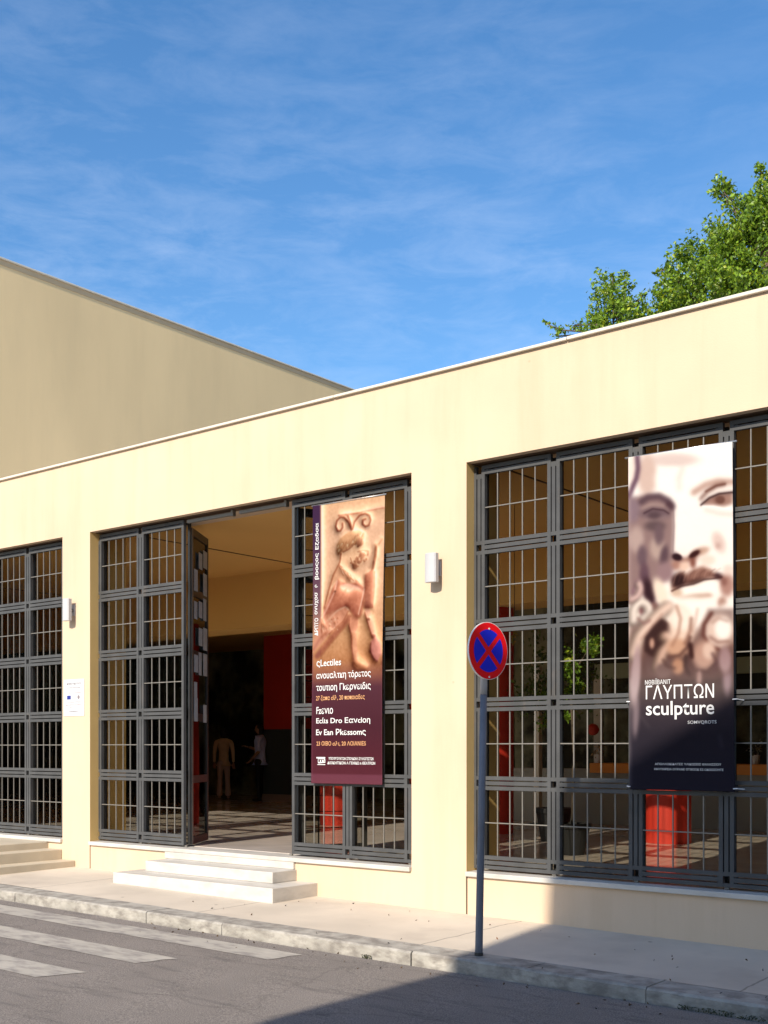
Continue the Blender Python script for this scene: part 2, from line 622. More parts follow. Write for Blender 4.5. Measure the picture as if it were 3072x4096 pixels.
g_ = sheet('ground', [(-500, -0.22), (-4.2, -0.22), (WY + 0.3, -0.22), (60, -0.22), (900, -0.22)],
           mat('bare_ground', (0.22, 0.18, 0.13), 0.95, 0.2, 0.6, 0.3, 20))
sheet('road', [(-2.6, -0.165), (2.5, -0.095), (KY - 0.02, -0.126)], M['asphalt'])
sheet('pavement', [(KY + 0.30, -0.018), (WY + 0.2, 0.004)], M['pave'],
      xs=[-60, -30.3, -24, -18, -15, -12, -9, -6, -3, 0, 4, 8, 14, 19.7, 60])

# kerb: stones about a metre long, each a little out of line, worn edges
mb = MB()
x = -30.0
while x < 14:
    L = random.uniform(0.9, 1.15)
    j = random.uniform(-0.007, 0.007)
    jz = random.uniform(-0.005, 0.005)
    n = 6
    for q in range(n):
        xa, xb = x + 0.003 + (L - 0.006) * q / n, x + 0.003 + (L - 0.006) * (q + 1) / n
        # profile per end with worn nosing
        def prof(xx, sd_):
            rr = random.Random(round(xx * 1000))
            w1, w2 = rr.uniform(0, 0.010), rr.uniform(0, 0.008)
            z = gz(xx) + jz
            return [(xx, KY + j, z - 0.30), (xx, KY + 0.30, z - 0.30), (xx, KY + 0.30, z - 0.0165),
                    (xx, KY + 0.016 + j + w1, z - 0.019), (xx, KY + j + w1 * 0.5, z - 0.031 - w2)]
        A, B = prof(xa, 0), prof(xb, 1)
        k = 5
        fs = [(i, (i + 1) % k, (i + 1) % k + k, i + k) for i in range(k)]
        if q == 0: fs.append(tuple(range(k - 1, -1, -1)))
        if q == n - 1: fs.append(tuple(range(k, 2 * k)))
        mb.add(A + B, [tuple(reversed(f)) for f in fs])
    x += L
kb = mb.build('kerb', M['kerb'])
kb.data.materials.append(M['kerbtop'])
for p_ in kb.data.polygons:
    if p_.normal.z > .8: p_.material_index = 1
tag(kb, kind='structure')

# crossing stripes, painted on the road
def road_z(X, Y):
    if Y < 2.5:
        return gz(X) - 0.165 + (Y + 2.6) / 5.1 * 0.070
    return gz(X) - 0.095 - (Y - 2.5) / (KY - 0.02 - 2.5) * 0.031


def stripe(x0, x1, y0, y1, sk, lab):
    mb = MB()
    nx, ny = 26, 3
    rr = random.Random(int(y0 * 100))
    vs = []
    for i in range(nx + 1):
        for j in range(ny + 1):
            y = y0 + (y1 - y0) * j / ny
            X = x0 + (x1 + sk * (j / ny - 0.5) - x0) * i / nx
            if j in (0, ny): y += rr.uniform(-0.006, 0.006)
            if i == nx: X += rr.uniform(-0.02, 0.02)
            vs.append((X, y, road_z(X, y) + 0.004))
    fs = [(i * (ny + 1) + j, (i + 1) * (ny + 1) + j, (i + 1) * (ny + 1) + j + 1, i * (ny + 1) + j + 1) for i in range(nx) for j in range(ny)]
    mb.add(vs, fs)
    o = mb.build('crossing_stripe', M['zebra'])
    return tag(o, lab, 'road marking', 'zebra crossing stripes')


stripe(-17.5, -6.59, 6.80, 7.15, 0.05, 'worn white crossing stripe on the road closest to the kerb')
stripe(-17.5, -7.24, 5.98, 6.34, 0.10, 'worn white crossing stripe in the middle between two others')
stripe(-17.5, -7.33, 5.13, 5.49, 0.12, 'worn white crossing stripe farthest from the kerb, cut off by the photo edge')
stripe(-17.5, -7.6, 4.28, 4.64, 0.12, 'worn white crossing stripe on the open road below the photo edge')

# ---------------------------------------------------------------- the gallery hall
hall = thing('gallery_hall', (-9.6, WY, gz(-9.6)),
             'long low cream stucco hall with barred gates and banners, beside the pavement', 'building')
OPEN = [(-15.35, -12.726), (-12.153, -7.024), (-6.361, -2.10)]     # left gate, doorway bay, right gate bay
HZ, TOP = 2.745, 3.66
WD = 0.55
XL, XR = -30.0, 3.0

# wall: one continuous front with three openings
xs = [XL]
for a, b in OPEN: xs += [a, b]
xs.append(XR)
TOP += 0.010
zs = [-3.0, FZ - 0.045, HZ, TOP]
mb = MB()
vid = {}
def V(x, y, z):
    k = (round(x, 4), round(y, 4), round(z, 4))
    if k not in vid:
        vid[k] = len(mb.v)
        mb.v.append(k)
    return vid[k]
def F(*p): mb.f.append(tuple(V(*q) for q in p))
Yb = WY + WD
LIP = WY + 0.075
for i in range(len(xs) - 1):
    for j in range(3):
        hole = (i % 2 == 1 and j == 1)
        x0, x1, z0, z1 = xs[i], xs[i + 1], zs[j], zs[j + 1]
        if not hole:
            F((x0, WY, z0), (x1, WY, z0), (x1, WY, z1), (x0, WY, z1))
            F((x1, Yb, z0), (x0, Yb, z0), (x0, Yb, z1), (x1, Yb, z1))
        else:
            F((x0, WY, z0), (x0, WY, z1), (x0, Yb, z1), (x0, Yb, z0))     # left reveal, facing +x
            F((x1, WY, z0), (x1, Yb, z0), (x1, Yb, z1), (x1, WY, z1))
            F((x0, WY, z1), (x1, WY, z1), (x1, Yb, z1), (x0, Yb, z1))     # soffit
            F((x0, WY, z0), (x0, Yb, z0), (x1, Yb, z0), (x1, WY, z0))
F((XL, WY, TOP), (XR, WY, TOP), (XR, Yb, TOP), (XL, Yb, TOP))
F((XL, WY, -3), (XL, WY, TOP), (XL, Yb, TOP), (XL, Yb, -3))
F((XR, WY, -3), (XR, Yb, -3), (XR, Yb, TOP), (XR, WY, TOP))
wall = mb.build('wall', M['stucco'], hall)
wall.data.materials.append(M['reveal'])
for pz_ in wall.data.polygons:
    c_ = pz_.center
    if abs(pz_.normal.y) < .5 and XL + .5 < c_.x + hall.location.x < XR - .5 and c_.z + hall.location.z < TOP - .1 and pz_.normal.z < .5:
        pz_.material_index = 1
# warm painted inner ends of the piers and a dark strip coloured as the shade of a track slot (they are a thin skin on the wall)
for a, b in OPEN:
    m2 = MB()
    m2.box(a - 0.30, a + 0.004, GY + 0.14, Yb + 0.02, FZ - 0.02, HZ + 0.01)
    m2.build('pier_return', M['ochre'], wall)
    m3 = MB()
    m3.box(a + 0.006, b - 0.004, LIP + 0.01, GY + 0.10, HZ - 0.006, HZ + 0.02)
    m3.build('slot_shade_strip', M['brown'], wall)
# dark strips under the sills, drawing the shaded joint of a recessed panel beside each pier
for a, b in OPEN[1:]:
    m2 = MB()
    m2.box(a - 0.005, a + 0.012, WY - 0.0015, WY + 0.05, -2.5, FZ - 0.05)
    m2.build('joint', M['brown'], wall)
# sills
for k, (a, b) in enumerate(OPEN):
    m2 = MB()
    m2.box(a + 0.004, b - 0.004, WY - 0.035, Yb - 0.02, FZ - 0.046, FZ)
    m2.build('window_sill', M['marble'], hall, bevel=0.006)
# coping
m2 = MB()
xx = XL
while xx < XR - 0.01:
    x2 = min(xx + random.uniform(2.2, 2.9), XR)
    m2.box(xx, x2 - 0.004, WY - 0.035, Yb + 0.05, TOP + 0.001, TOP + 0.030 + random.uniform(-0.002, 0.002))
    xx = x2
m2.build('coping', M['coping'], hall, bevel=0.006)
# roof, ceiling, floor, other walls
DEEP = 21.2
m2 = MB()
m2.box(XL + 0.02, XR - 0.02, Yb + 0.003, DEEP + 0.4, 3.10, 3.30)
m2.build('roof', M['roof'], hall)
m2 = MB()
m2.box(-26.0, XR - 0.3, Yb + 0.004, 13.6, 2.80, 3.05)
ceil = m2.build('ceiling', M['ceiling'], hall)
m2 = MB()
m2.box(-26.0, XR - 0.3, 13.603, DEEP - 0.003, 2.50, 3.05)
m2.build('lowered_ceiling', M['ceiling'], hall)
m2 = MB()
m2.box(-25.99, XR - 0.31, 13.283, 13.92, 1.93, 2.81)
m2.build('beam', M['ceiling'], hall)
for X in (-12.10, -6.33, -17.9):       # dark joints across the ceiling
    m2 = MB()
    m2.box(X - 0.012, X + 0.012, Yb + 0.02, 13.27, 2.792, 2.801)
    m2.build('ceiling_joint', M['brown'], ceil)
m2 = MB()
m2.box(-26.0, XR - 0.3, WY + 0.30, DEEP - 0.003, FZ - 0.25, FZ + 0.004)
m2.build('floor', M['floor'], hall)
m2 = MB()
m2.box(-26.3, XR - 0.3, DEEP, DEEP + 0.3, -3, 3.09)
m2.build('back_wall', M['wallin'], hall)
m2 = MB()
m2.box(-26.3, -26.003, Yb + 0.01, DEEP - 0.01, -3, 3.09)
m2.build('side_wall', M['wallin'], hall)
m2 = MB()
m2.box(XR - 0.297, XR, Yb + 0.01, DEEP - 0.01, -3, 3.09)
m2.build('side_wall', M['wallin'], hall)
# red round columns
def column(X, Y, H=3.11, r=0.28):
    m2 = MB()
    m2.lathe((X, Y, FZ + 0.005), [(r, 0.0), (r, H)], 40)
    c = m2.build('column', M['red'], hall, smooth=True)
    c['label'] = 'red round column inside the hall'
    md = c.modifiers.new('split', 'EDGE_SPLIT')
    return c
for X, Y, H in ((-6.30, 13.6, 3.11), (-8.90, 13.6, 3.11), (-11.75, 13.6, 3.11), (-12.7, 17.0, 3.68)):
    column(X, Y, H)
# red pier with a dark dado deep in the hall
m2 = MB(); m2.box(-18.35, -16.6, 18.7, 19.1, FZ + 1.60, 2.498); rpier = m2.build('red_pier', M['red'], hall)
m2 = MB(); m2.box(-18.36, -16.59, 18.69, 19.11, FZ + 0.16, FZ + 1.60); m2.build('dado', M['dado'], rpier)
m2 = MB(); m2.box(-18.38, -16.57, 18.67, 19.13, FZ + 0.005, FZ + 0.16); m2.build('plinth', M['plinth'], rpier)

# header bars above the open doorway
for xa, xb in ((-10.48, -9.70), (-9.60, -8.86)):
    m2 = MB()
    m2.box(xa, xb, GY + 0.0, GY + 0.04, 2.675, 2.715)
    hb = m2.build('header_bar', M['bar'], hall, bevel=0.004)
    m2 = MB()
    m2.box(xb - 0.03, xb + 0.002, GY - 0.004, GY + 0.05, 2.665, 2.738)
    m2.build('hanger', M['bar'], hb, bevel=0.004)

# front steps of white marble
def steps(name, loc, label, parts, m):
    t = thing(name, loc, label, 'steps')
    for p in parts:
        q = MB()
        q.box(*p)
        q.build('step', m, t, bevel=0.007)
    return t


steps('marble_steps', (-9.6, 8.9, gz(-9.6)), 'white marble front steps leading up to the open doorway',
      [(-10.83, -8.28, 8.565, WY + 0.004, -1.95, -1.432), (-10.63, -8.58, 8.875, WY + 0.003, -1.431, -1.312),
       (-10.69, -8.60, WY - 0.033, WY + 0.03, -1.311, FZ - 0.0475)], M['marble'])
steps('side_steps', (-13.0, 8.6, gz(-13)), 'weathered beige stone steps and landing in front of the far left gate',
      [(-18.0, -13.03, 7.85, WY - 0.002, -1.95, FZ - 0.048), (-13.029, -12.735, 7.86, WY - 0.003, -1.95, -1.318),
       (-12.734, -12.455, 7.87, WY - 0.004, -1.95, -1.447)], M['landing'])

# ---------------------------------------------------------------- gates
PITCH = 0.826
ROWS = [2.69 - 0.757 * k for k in range(6)]
ROWS[5] = -1.100
GB = FZ + 0.022


def gate(label, x0, nb, left='triple', right='triple', first=0):
    t = thing('metal_gate', (x0 + nb * PITCH / 2, GY, FZ), label, 'gate', 'barred gates along the hall front')
    y0, y1 = GY, GY + 0.042
    zt, zb = 2.722, GB
    for k in range(nb + 1):
        X = x0 + k * PITCH
        mode = left if k == 0 else right if k == nb else 'triple'
        mb = MB()
        if mode == 'single':
            s_ = -1 if k == 0 else 1
            xa, xb = sorted((X - s_ * 0.066, X - s_ * 0.028))
            mb.box(xa, xb, y0, y1, zb, zt)
        else:
            mb.box(X - 0.066, X - 0.030, y0, y1, zb, zt)
            mb.box(X + 0.030, X + 0.066, y0, y1, zb, zt)
            prev = zb
            for r in range(5, -1, -1):
                z = ROWS[r]
                lo, hi = z - 0.066, z + 0.066
                if r == 0: lo = 2.600
                mb.box(X - 0.030, X + 0.030, y0 + 0.002, y1 - 0.002, max(lo, zb), z - 0.030 if r else 2.645)
                if r: mb.box(X - 0.030, X + 0.030, y0 + 0.002, y1 - 0.002, z + 0.030, hi)
                if r:
                    up = ROWS[r - 1] - 0.066 if r > 1 else 2.600
                    mb.box(X - 0.018, X + 0.018, y0 + 0.001, y1 - 0.001, hi, up)
        stl = mb.build('stile', M['grey'], t)
        rb = MB()
        rb.tube([(X - 0.02, y0 + 0.02, FZ + 0.012), (X + 0.02, y0 + 0.02, FZ + 0.012)], 0.012, 8)
        rb.build('roller', M['bar'], stl)
    for k in range(nb):
        a = x0 + k * PITCH + (0.066 if not (k == 0 and left == 'single') else 0.066)
        b = x0 + (k + 1) * PITCH - 0.066
        for r in range(6):
            z = ROWS[r]
            mb = MB()
            if r == 0:
                mb.box(a, b, y0, y1, 2.686, zt)
                mb.box(a, b, y0, y1, 2.637, 2.675)
                mb.box(a + 0.002, a + 0.03, y0 + 0.01, y1 - 0.002, 2.675, 2.686)
                mb.box(b - 0.03, b - 0.002, y0 + 0.01, y1 - 0.002, 2.675, 2.686)
            else:
                lo = -0.066 if r < 5 else GB - z
                for q0, q1 in ((lo, -0.030), (-0.018, 0.018), (0.030, 0.066)):
                    mb.box(a, b, y0, y1, z + q0, z + q1)
                mb.box(a + 0.002, a + 0.02, y0 + 0.012, y1 - 0.002, z - 0.030, z + 0.030)
                mb.box(b - 0.02, b - 0.002, y0 + 0.012, y1 - 0.002, z - 0.030, z + 0.030)
            mb.build('rail', M['grey'], t)
        for r in range(5):
            zt_, zb_ = (ROWS[r] - 0.066 if r else 2.637), ROWS[r + 1] + 0.066
            mb = MB()
            for q in range(1, 5):
                xx = a + (b - a) * q / 5
                mb.box(xx - 0.005, xx + 0.005, y0 + 0.012, y0 + 0.023, zb_, zt_)
            zc = (zt_ + zb_) / 2
            mb.box(a, b, y0 + 0.009, y0 + 0.0205, zc - 0.005, zc + 0.005)
            mb.build('grille', M['bar'], t)
        gl = MB()
        gl.box(a - 0.02, b + 0.02, y1 + 0.052, y1 + 0.058, GB + 0.03, 2.68)
        gl.build('glass_pane', M['glass'], t)
        fr = MB()
        fy0, fy1 = y1 + 0.040, y1 + 0.070
        fr.box(a - 0.05, a - 0.021, fy0, fy1, GB + 0.01, 2.70)
        fr.box(b + 0.021, b + 0.05, fy0, fy1, GB + 0.01, 2.70)
        fr.box(a - 0.021, b + 0.021, fy0, fy1, 2.682, 2.70)
        fr.box(a - 0.021, b + 0.021, fy0, fy1, GB + 0.01, GB + 0.028)
        fr.build('window_frame', M['dark'], t)
    return t


gate('grey barred gate at far left above the beige landing', -15.338, 3)
gate('grey barred gate left of the open doorway, with no banner on it', -12.160, 2, right='single')
gate('grey barred gate behind the brown animal banner, right of the doorway', -8.800, 2, left='single')
gate('wide grey barred gate behind the white face banner', -6.305, 5)


def door(label, hinge, ang, papers, stile_mat):
    t = thing('open_door', (hinge[0], hinge[1], FZ), label, 'door', rz=ang)
    L, H = 0.80, 3.84
    z0 = 0.02
    a = MB(); a.box(0, 0.055, -0.022, 0.022, z0, H); a.build('stile', stile_mat, t, local=True, bevel=0.003)
    a = MB(); a.box(L - 0.055, L, -0.022, 0.022, z0, H); a.build('stile', M['dark'], t, local=True, bevel=0.003)
    for z in (z0, 0.76, 1.52, 2.28, 3.03, H - 0.09):
        a = MB(); a.box(0.0555, L - 0.0555, -0.02, 0.02, z, z + 0.09); a.build('rail', M['dark'], t, local=True)
    a = MB()
    for q in range(1, 4):
        xx = 0.0555 + (L - 0.111) * q / 4
        a.box(xx - 0.006, xx + 0.006, 0.004, 0.016, z0 + 0.091, H - 0.091)
    for q in range(1, 20):
        z = z0 + 0.091 + (H - 0.2) * q / 20
        a.box(0.056, L - 0.056, 0.005, 0.015, z - 0.004, z + 0.004)
    a.build('grille', M['dark'], t, local=True)
    a = MB(); a.box(0.0556, L - 0.0556, -0.004, 0.002, z0 + 0.091, H - 0.091); a.build('glass_pane', M['doorglass'], t, local=True)
    for (x0, x1, za, zb) in papers:
        a = MB(); a.box(x0, x1, -0.0262, -0.024, za, zb); a.build('paper_sheet', M['papergrey'], t, local=True)
    return t


pp = []
prr = random.Random(5)
for z in (0.55, 0.95, 1.50, 1.78, 2.10, 2.42, 2.78, 3.12, 3.42):
    for x0 in (0.08, 0.30, 0.52):
        if prr.random() < (0.72 if z > 1.4 else 0.25):
            w, h = prr.uniform(0.14, 0.20), prr.uniform(0.20, 0.29)
            dz = prr.uniform(-0.03, 0.03)
            pp.append((x0, x0 + w, z + dz, z + dz + h))
d1 = door('tall dark glazed door folded inward at the left of the doorway, covered with papers', (-10.56, GY + 0.13, FZ), math.atan2(0.75, -0.49), pp, M['bar'])  # hinge stile in the paler bar paint: bounced light put into its colour
d2 = door('tall dark glazed door folded inward behind the brown animal banner', (-8.78, GY + 0.13, FZ), math.atan2(0.75, 0.42), [], M['grey'])

# ---------------------------------------------------------------- wall lamps
def wall_lamp(X, zc, label):
    t = thing('wall_lamp', (X, WY, zc), label, 'lamp', 'wall lamps on the hall front')
    w, h = 0.066, 0.142
    # shade: flat back, softly curved front
    pl = [(X + w, WY - 0.070), (X + w, WY - 0.118)]
    for k in range(1, 8):
        u = 1 - 2 * k / 8
        pl.append((X + w * u, WY - 0.118 - 0.022 * (1 - u * u)))
    pl += [(X - w, WY - 0.118), (X - w, WY - 0.070)]
    a = MB(); a.prism_z(pl[::-1], zc - h, zc + h); lsh = a.build('lamp_shade', M['lamp'], t, bevel=0.004)
    a = MB(); a.box(X + w - 0.014, X + w - 0.011, WY - 0.1255, WY - 0.10, zc - h + 0.004, zc + h - 0.004); a.build('seam', M['steel'], lsh)
    a = MB(); a.box(X - 0.045, X + 0.045, WY - 0.014, WY + 0.004, zc - 0.07, zc + 0.07); a.build('back_plate', M['lamp'], t, bevel=0.004)
    a = MB(); a.tube([(X, WY - 0.072, zc), (X, WY - 0.012, zc)], 0.022, 12); a.build('arm', M['steel'], t, smooth=True)
    return t


wall_lamp(-6.705, 1.752, 'white box wall lamp on the pier between banner gate and wide gate')
wall_lamp(-12.50, 1.772, 'white box wall lamp above the paper notice on the left pier')


# ---------------------------------------------------------------- lettering
def text_mesh(body):
    cu = bpy.data.curves.new('txt', 'FONT')
    cu.body = body
    cu.size = 1.0
    cu.resolution_u = 3
    cu.offset = TXT_OFF[0]
    o = bpy.data.objects.new('txt', cu)
    COL.objects.link(o)
    dg = bpy.context.evaluated_depsgraph_get()
    me = bpy.data.meshes.new_from_object(o.evaluated_get(dg))
    bpy.data.objects.remove(o)
    return me


TXT_OFF = [0.0]


def lettering(body, parent, x0, x1, z0, z1, y, m, turn=False, slant=0.0, bold=0.0, name='lettering'):
    """letters filling the rectangle x0..x1, z0..z1 of the upright plane y (world), as a part of its parent"""
    TXT_OFF[0] = bold
    me = text_mesh(body)
    n = len(me.vertices)
    co = np.empty(n * 3)
    me.vertices.foreach_get('co', co)
    co = co.reshape(-1, 3)
    if turn:
        co = np.stack([-co[:, 1], co[:, 0], co[:, 2]], 1)
    lo, hi = co.min(0), co.max(0)
    u = (co[:, 0] - lo[0]) / (hi[0] - lo[0])
    v = (co[:, 1] - lo[1]) / (hi[1] - lo[1])
    off = rootloc(parent)
    out = np.stack([x0 + u * (x1 - x0) - off[0], np.full(n, y - off[1]), z0 + v * (z1 - z0) + slant * u - off[2]], 1)
    me.vertices.foreach_set('co', out.astype(np.float32).ravel())
    me.materials.clear()
    me.materials.append(m)
    me.update()
    o = bpy.data.objects.new(name, me)
    COL.objects.link(o)
    o.parent = parent
    return o


# ---------------------------------------------------------------- paper notice
a0, a1 = at(256.6, 2719.6, WY), at(337.8, 2863, WY)
nt_ = thing('paper_notice', ((a0.x + a1.x) / 2, WY, a1.z), 'small white printed notice with a blue emblem on the left pier', 'notice')
m2 = MB(); m2.box(a0.x, a1.x, WY - 0.006, WY - 0.0008, a1.z, a0.z); nsh = m2.build('sheet', M['paper'], nt_)
nw, nh = a1.x - a0.x, a0.z - a1.z
def nline(s, u0, u1, v0, v1, m, bold=0.02):
    lettering(s, nsh, a0.x + nw * u0, a0.x + nw * u1, a0.z - nh * v1, a0.z - nh * v0, WY - 0.0072, m, bold=bold)
nline('ΔΗΜΟΤΙΚΩΤΗΤΑ', .15, .88, .09, .145, M['ink'])
nline('ΠΟΛΙΤΕΙΑ ΘΕΣΠΙΤΩΝ', .14, .82, .215, .245, M['ink'])
nline('ϑημι ε τεχνη γλυτων', .25, .79, .285, .31, M['inkred'], 0)
nline('ΑΙΘΟΥΣΑ ΤΕΧΝΩΝ', .20, .84, .35, .385, M['inkred'])
nline('ΤΣΟΥΡΛΑ ΤΥΠΩΣΗ', .17, .86, .60, .64, M['inkred'])
nline('ΚΡΗΣΙΡΤΟΝ ΖΟΥΠΡΟΣ', .12, .86, .68, .715, M['inkred'])
nline('Ολυμπιαντινη δυτα', .13, .87, .755, .785, M['inkred'], 0)
nline('ΥΑΜΑΚΙΒΑΣ', .26, .70, .86, .895, M['ink'])
m2 = MB(); m2.box(a0.x + nw * .17, a0.x + nw * .35, WY - 0.0075, WY - 0.006, a0.z - nh * .545, a0.z - nh * .44)
m2.build('emblem', M['inkblue'], nsh, bevel=0.0005)
m2 = MB()
for k in range(4):
    m2.box(a0.x + nw * (.48 + .02 * (k % 2)), a0.x + nw * (.56 - .015 * k), WY - 0.0075, WY - 0.006, a0.z - nh * (.46 + .025 * k), a0.z - nh * (.45 + .025 * k))
m2.build('emblem', M['inkred'], nsh)
m2 = MB()
m2.lathe((0, 0, 0), [(nw * .055, 0), (nw * .055, .0012)], 16)
m2.v = [(a0.x + nw * .735 + v[0], WY - 0.006 - v[2], a0.z - nh * .49 + v[1] * 1.1) for v in m2.v]
m2.build('emblem', M['ink'], nsh)


# ---------------------------------------------------------------- banners (a small paint box for the prints)
class Paint:
    def __init__(s, nu, nv, left, right, top, bot):
        u, v = np.meshgrid(np.linspace(0, 1, nu + 1), np.linspace(0, 1, nv + 1))
        s.u, s.v, s.nu, s.nv = u.ravel(), v.ravel(), nu, nv
        t = top[0] + (top[1] - top[0]) * s.u
        b = bot[0] + (bot[1] - bot[0]) * s.u
        s.y = t + (b - t) * s.v
        s.x = (left[0] + (left[1] - left[0]) * s.v) * (1 - s.u) + (right[0] + (right[1] - right[0]) * s.v) * s.u
        s.c = np.zeros((len(s.u), 3))

    def ramp(s, stops, var=None):
        v = s.v if var is None else var
        vs = [q[0] for q in stops]
        for k in range(3):
            s.c[:, k] = np.interp(v, vs, [q[1][k] for q in stops])

    def mix(s, a, col):
        s.c += (np.asarray(col, float) - s.c) * a[:, None]

    @staticmethod
    def sm(x):
        x = np.clip(x, 0, 1)
        return x * x * (3 - 2 * x)

    def blob(s, cx, cy, rx, ry, col, ang=0, soft=0.75, a=1.0):
        c_, s_ = math.cos(R(ang)), math.sin(R(ang))
        dx, dy = s.x - cx, s.y - cy
        e = np.sqrt(((dx * c_ + dy * s_) / rx) ** 2 + ((-dx * s_ + dy * c_) / ry) ** 2)
        s.mix(s.sm((1 + soft / 2 - e) / soft) * a, col)

    def blur(s, sg):
        k = int(3 * sg)
        w = np.exp(-.5 * (np.arange(-k, k + 1) / sg) ** 2)
        w /= w.sum()
        g = s.c.reshape(s.nv + 1, s.nu + 1, 3)
        for ax_ in (0, 1):
            pd = [(0, 0)] * 3
            pd[ax_] = (k, k)
            h = np.pad(g, pd, mode='edge')
            g = sum(w[i] * np.take(h, np.arange(i, i + g.shape[ax_]), ax_) for i in range(2 * k + 1))
        s.c = g.reshape(-1, 3)

    def seg(s, p, q):
        px, py = s.x - p[0], s.y - p[1]
        dx, dy = q[0] - p[0], q[1] - p[1]
        t = np.clip((px * dx + py * dy) / (dx * dx + dy * dy + 1e-9), 0, 1)
        return np.hypot(px - t * dx, py - t * dy)

    def stroke(s, pts, w, col, soft=8, a=1.0):
        d = np.min([s.seg(pts[i], pts[i + 1]) for i in range(len(pts) - 1)], 0)
        s.mix(s.sm((w / 2 + soft - d) / (2 * soft)) * a, col)

    def poly(s, pts, col, soft=10, a=1.0):
        n = len(pts)
        d = np.min([s.seg(pts[i], pts[(i + 1) % n]) for i in range(n)], 0)
        ins = np.zeros(len(s.x), bool)
        for i in range(n):
            (x0, y0), (x1, y1) = pts[i], pts[(i + 1) % n]
            if y0 == y1: continue
            k = (y0 > s.y) != (y1 > s.y)
            ins ^= k & (s.x < (x1 - x0) * (s.y - y0) / (y1 - y0) + x0)
        sdist = np.where(ins, d, -d)
        s.mix(s.sm((sdist + soft) / (2 * soft)) * a, col)


FAB = {}


def banner(label, P, corners, Y, wave, rod):
    """P: painted print; corners: TL, TR, BL, BR as (x, z)"""
    TL, TR, BL, BR = [np.array(c) for c in corners]
    t = thing('banner', (float((BL[0] + BR[0]) / 2), Y, float(min(BL[1], BR[1]))), label, 'banner', 'exhibition banners hung on the gates')
    u, v = P.u[:, None], P.v[:, None]
    xz = (TL * (1 - u) + TR * u) * (1 - v) + (BL * (1 - u) + BR * u) * v
    off = rootloc(t)
    yy = Y + wave(P.u, P.v)
    co = np.stack([xz[:, 0] - off[0], yy - off[1], xz[:, 1] - off[2]], 1)
    nu, nv = P.nu, P.nv
    i = np.arange(nu)[None, :] + (np.arange(nv) * (nu + 1))[:, None]
    i = i.ravel()
    fs = np.stack([i, i + nu + 1, i + nu + 2, i + 1], 1)
    me = bpy.data.meshes.new('fabric')
    me.from_pydata(co.tolist(), [], fs.tolist())
    ca = me.color_attributes.new('print', 'FLOAT_COLOR', 'POINT')
    col = np.ones((len(co), 4), np.float32)
    col[:, :3] = lin(np.clip(P.c, 0, 255)) * P.gain
    ca.data.foreach_set('color', col.ravel())
    me.materials.append(M['print'])
    me.polygons.foreach_set('use_smooth', [True] * len(me.polygons))
    me.update()
    o = bpy.data.objects.new('fabric', me)
    COL.objects.link(o)
    o.parent = t
    FAB[t.name] = o
    sm = o.modifiers.new('thick', 'SOLIDIFY')
    sm.thickness = 0.003
    sm.offset = -1
    for z, e in rod:
        a = MB()
        a.tube([(TL[0] - e, Y + 0.010, TL[1] + z), (TR[0] + e, Y + 0.010, TR[1] + z)], 0.009, 10)
        a.build('rod', M['steel'], t, smooth=True)
    def uvp(x, z):  # world x,z of a print coordinate given as fractions
        return None
    return t


# --- print 1: tan relief of a winged animal, purple below
P1 = Paint(130, 390, (65, 46), (969, 948), (235, 85), (3738, 3759))
P1.gain = np.array([0.455, 0.42, 0.385])
P1.ramp([(0, (240, 196, 158)), (.10, (240, 198, 166)), (.3, (236, 192, 158)), (.48, (226, 176, 134)), (.56, (206, 150, 108)), (.615, (172, 118, 96)),
         (.66, (124, 80, 84)), (.80, (116, 70, 74)), (.93, (124, 70, 74)), (.965, (126, 72, 76)), (.967, (144, 90, 98)), (1, (146, 92, 98))])
BG1 = P1.c.copy()
# purple margin on the left, fading out downwards
mrg = np.clip((175 - P1.x) / 6, 0, 1) * np.clip((2000 - P1.y) / 500, 0, 1)
P1.mix(mrg * (1 - 0.5 * np.clip((P1.y - 500) / 1400, 0, 1)), (104, 72, 96))
P1.stroke([(174, 260), (165, 900), (160, 1500)], 5, (226, 180, 150), 5, .6)
DK, MD, LT = (168, 104, 86), (204, 142, 118), (246, 214, 186)
P1.stroke([(400, 350), (690, 312)], 12, (186, 116, 104), 6)
P1.stroke([(690, 302), (968, 250)], 10, (216, 150, 134), 8)
P1.stroke([(700, 280), (968, 230)], 12, (250, 214, 196), 8, .8)
for pts in ([(560, 525), (530, 440), (470, 376), (420, 370), (375, 420), (362, 490), (385, 545), (420, 545), (450, 500), (448, 450)],
            [(562, 530), (545, 430), (515, 350)],
            [(575, 525), (600, 430), (660, 350), (730, 325), (785, 350), (800, 410), (775, 475), (735, 490), (702, 460), (702, 410), (735, 395)]):
    P1.stroke([(a + 7, b + 8) for a, b in pts], 18, LT, 8, .7)
    P1.stroke(pts, 17, DK, 6)
# neck and face
P1.poly([(430, 820), (560, 740), (700, 720), (770, 800), (700, 960), (640, 1020), (560, 980), (480, 1010), (420, 960)], (244, 204, 168), 14)
P1.poly([(375, 720), (420, 640), (520, 560), (640, 538), (722, 565), (720, 640), (640, 700), (560, 740), (450, 800), (392, 852), (368, 800)], (218, 180, 140), 10)
hr = random.Random(3)
for k in range(80):
    t_ = hr.random()
    X0, Y0 = 390 + 320 * t_, 770 - 190 * t_ + hr.uniform(-50, 60)
    if Y0 < 560 or Y0 > 840: continue
    P1.stroke([(X0, Y0), (X0 - 14 + hr.uniform(-6, 6), Y0 + 34)], hr.uniform(4, 8), hr.choice([(160, 118, 86), (132, 96, 72), (250, 228, 196), (176, 134, 100)]), 4, .85)
P1.blob(668, 690, 40, 44, (186, 140, 112)); P1.stroke([(690, 650), (670, 720), (640, 745)], 14, (150, 108, 88), 9)
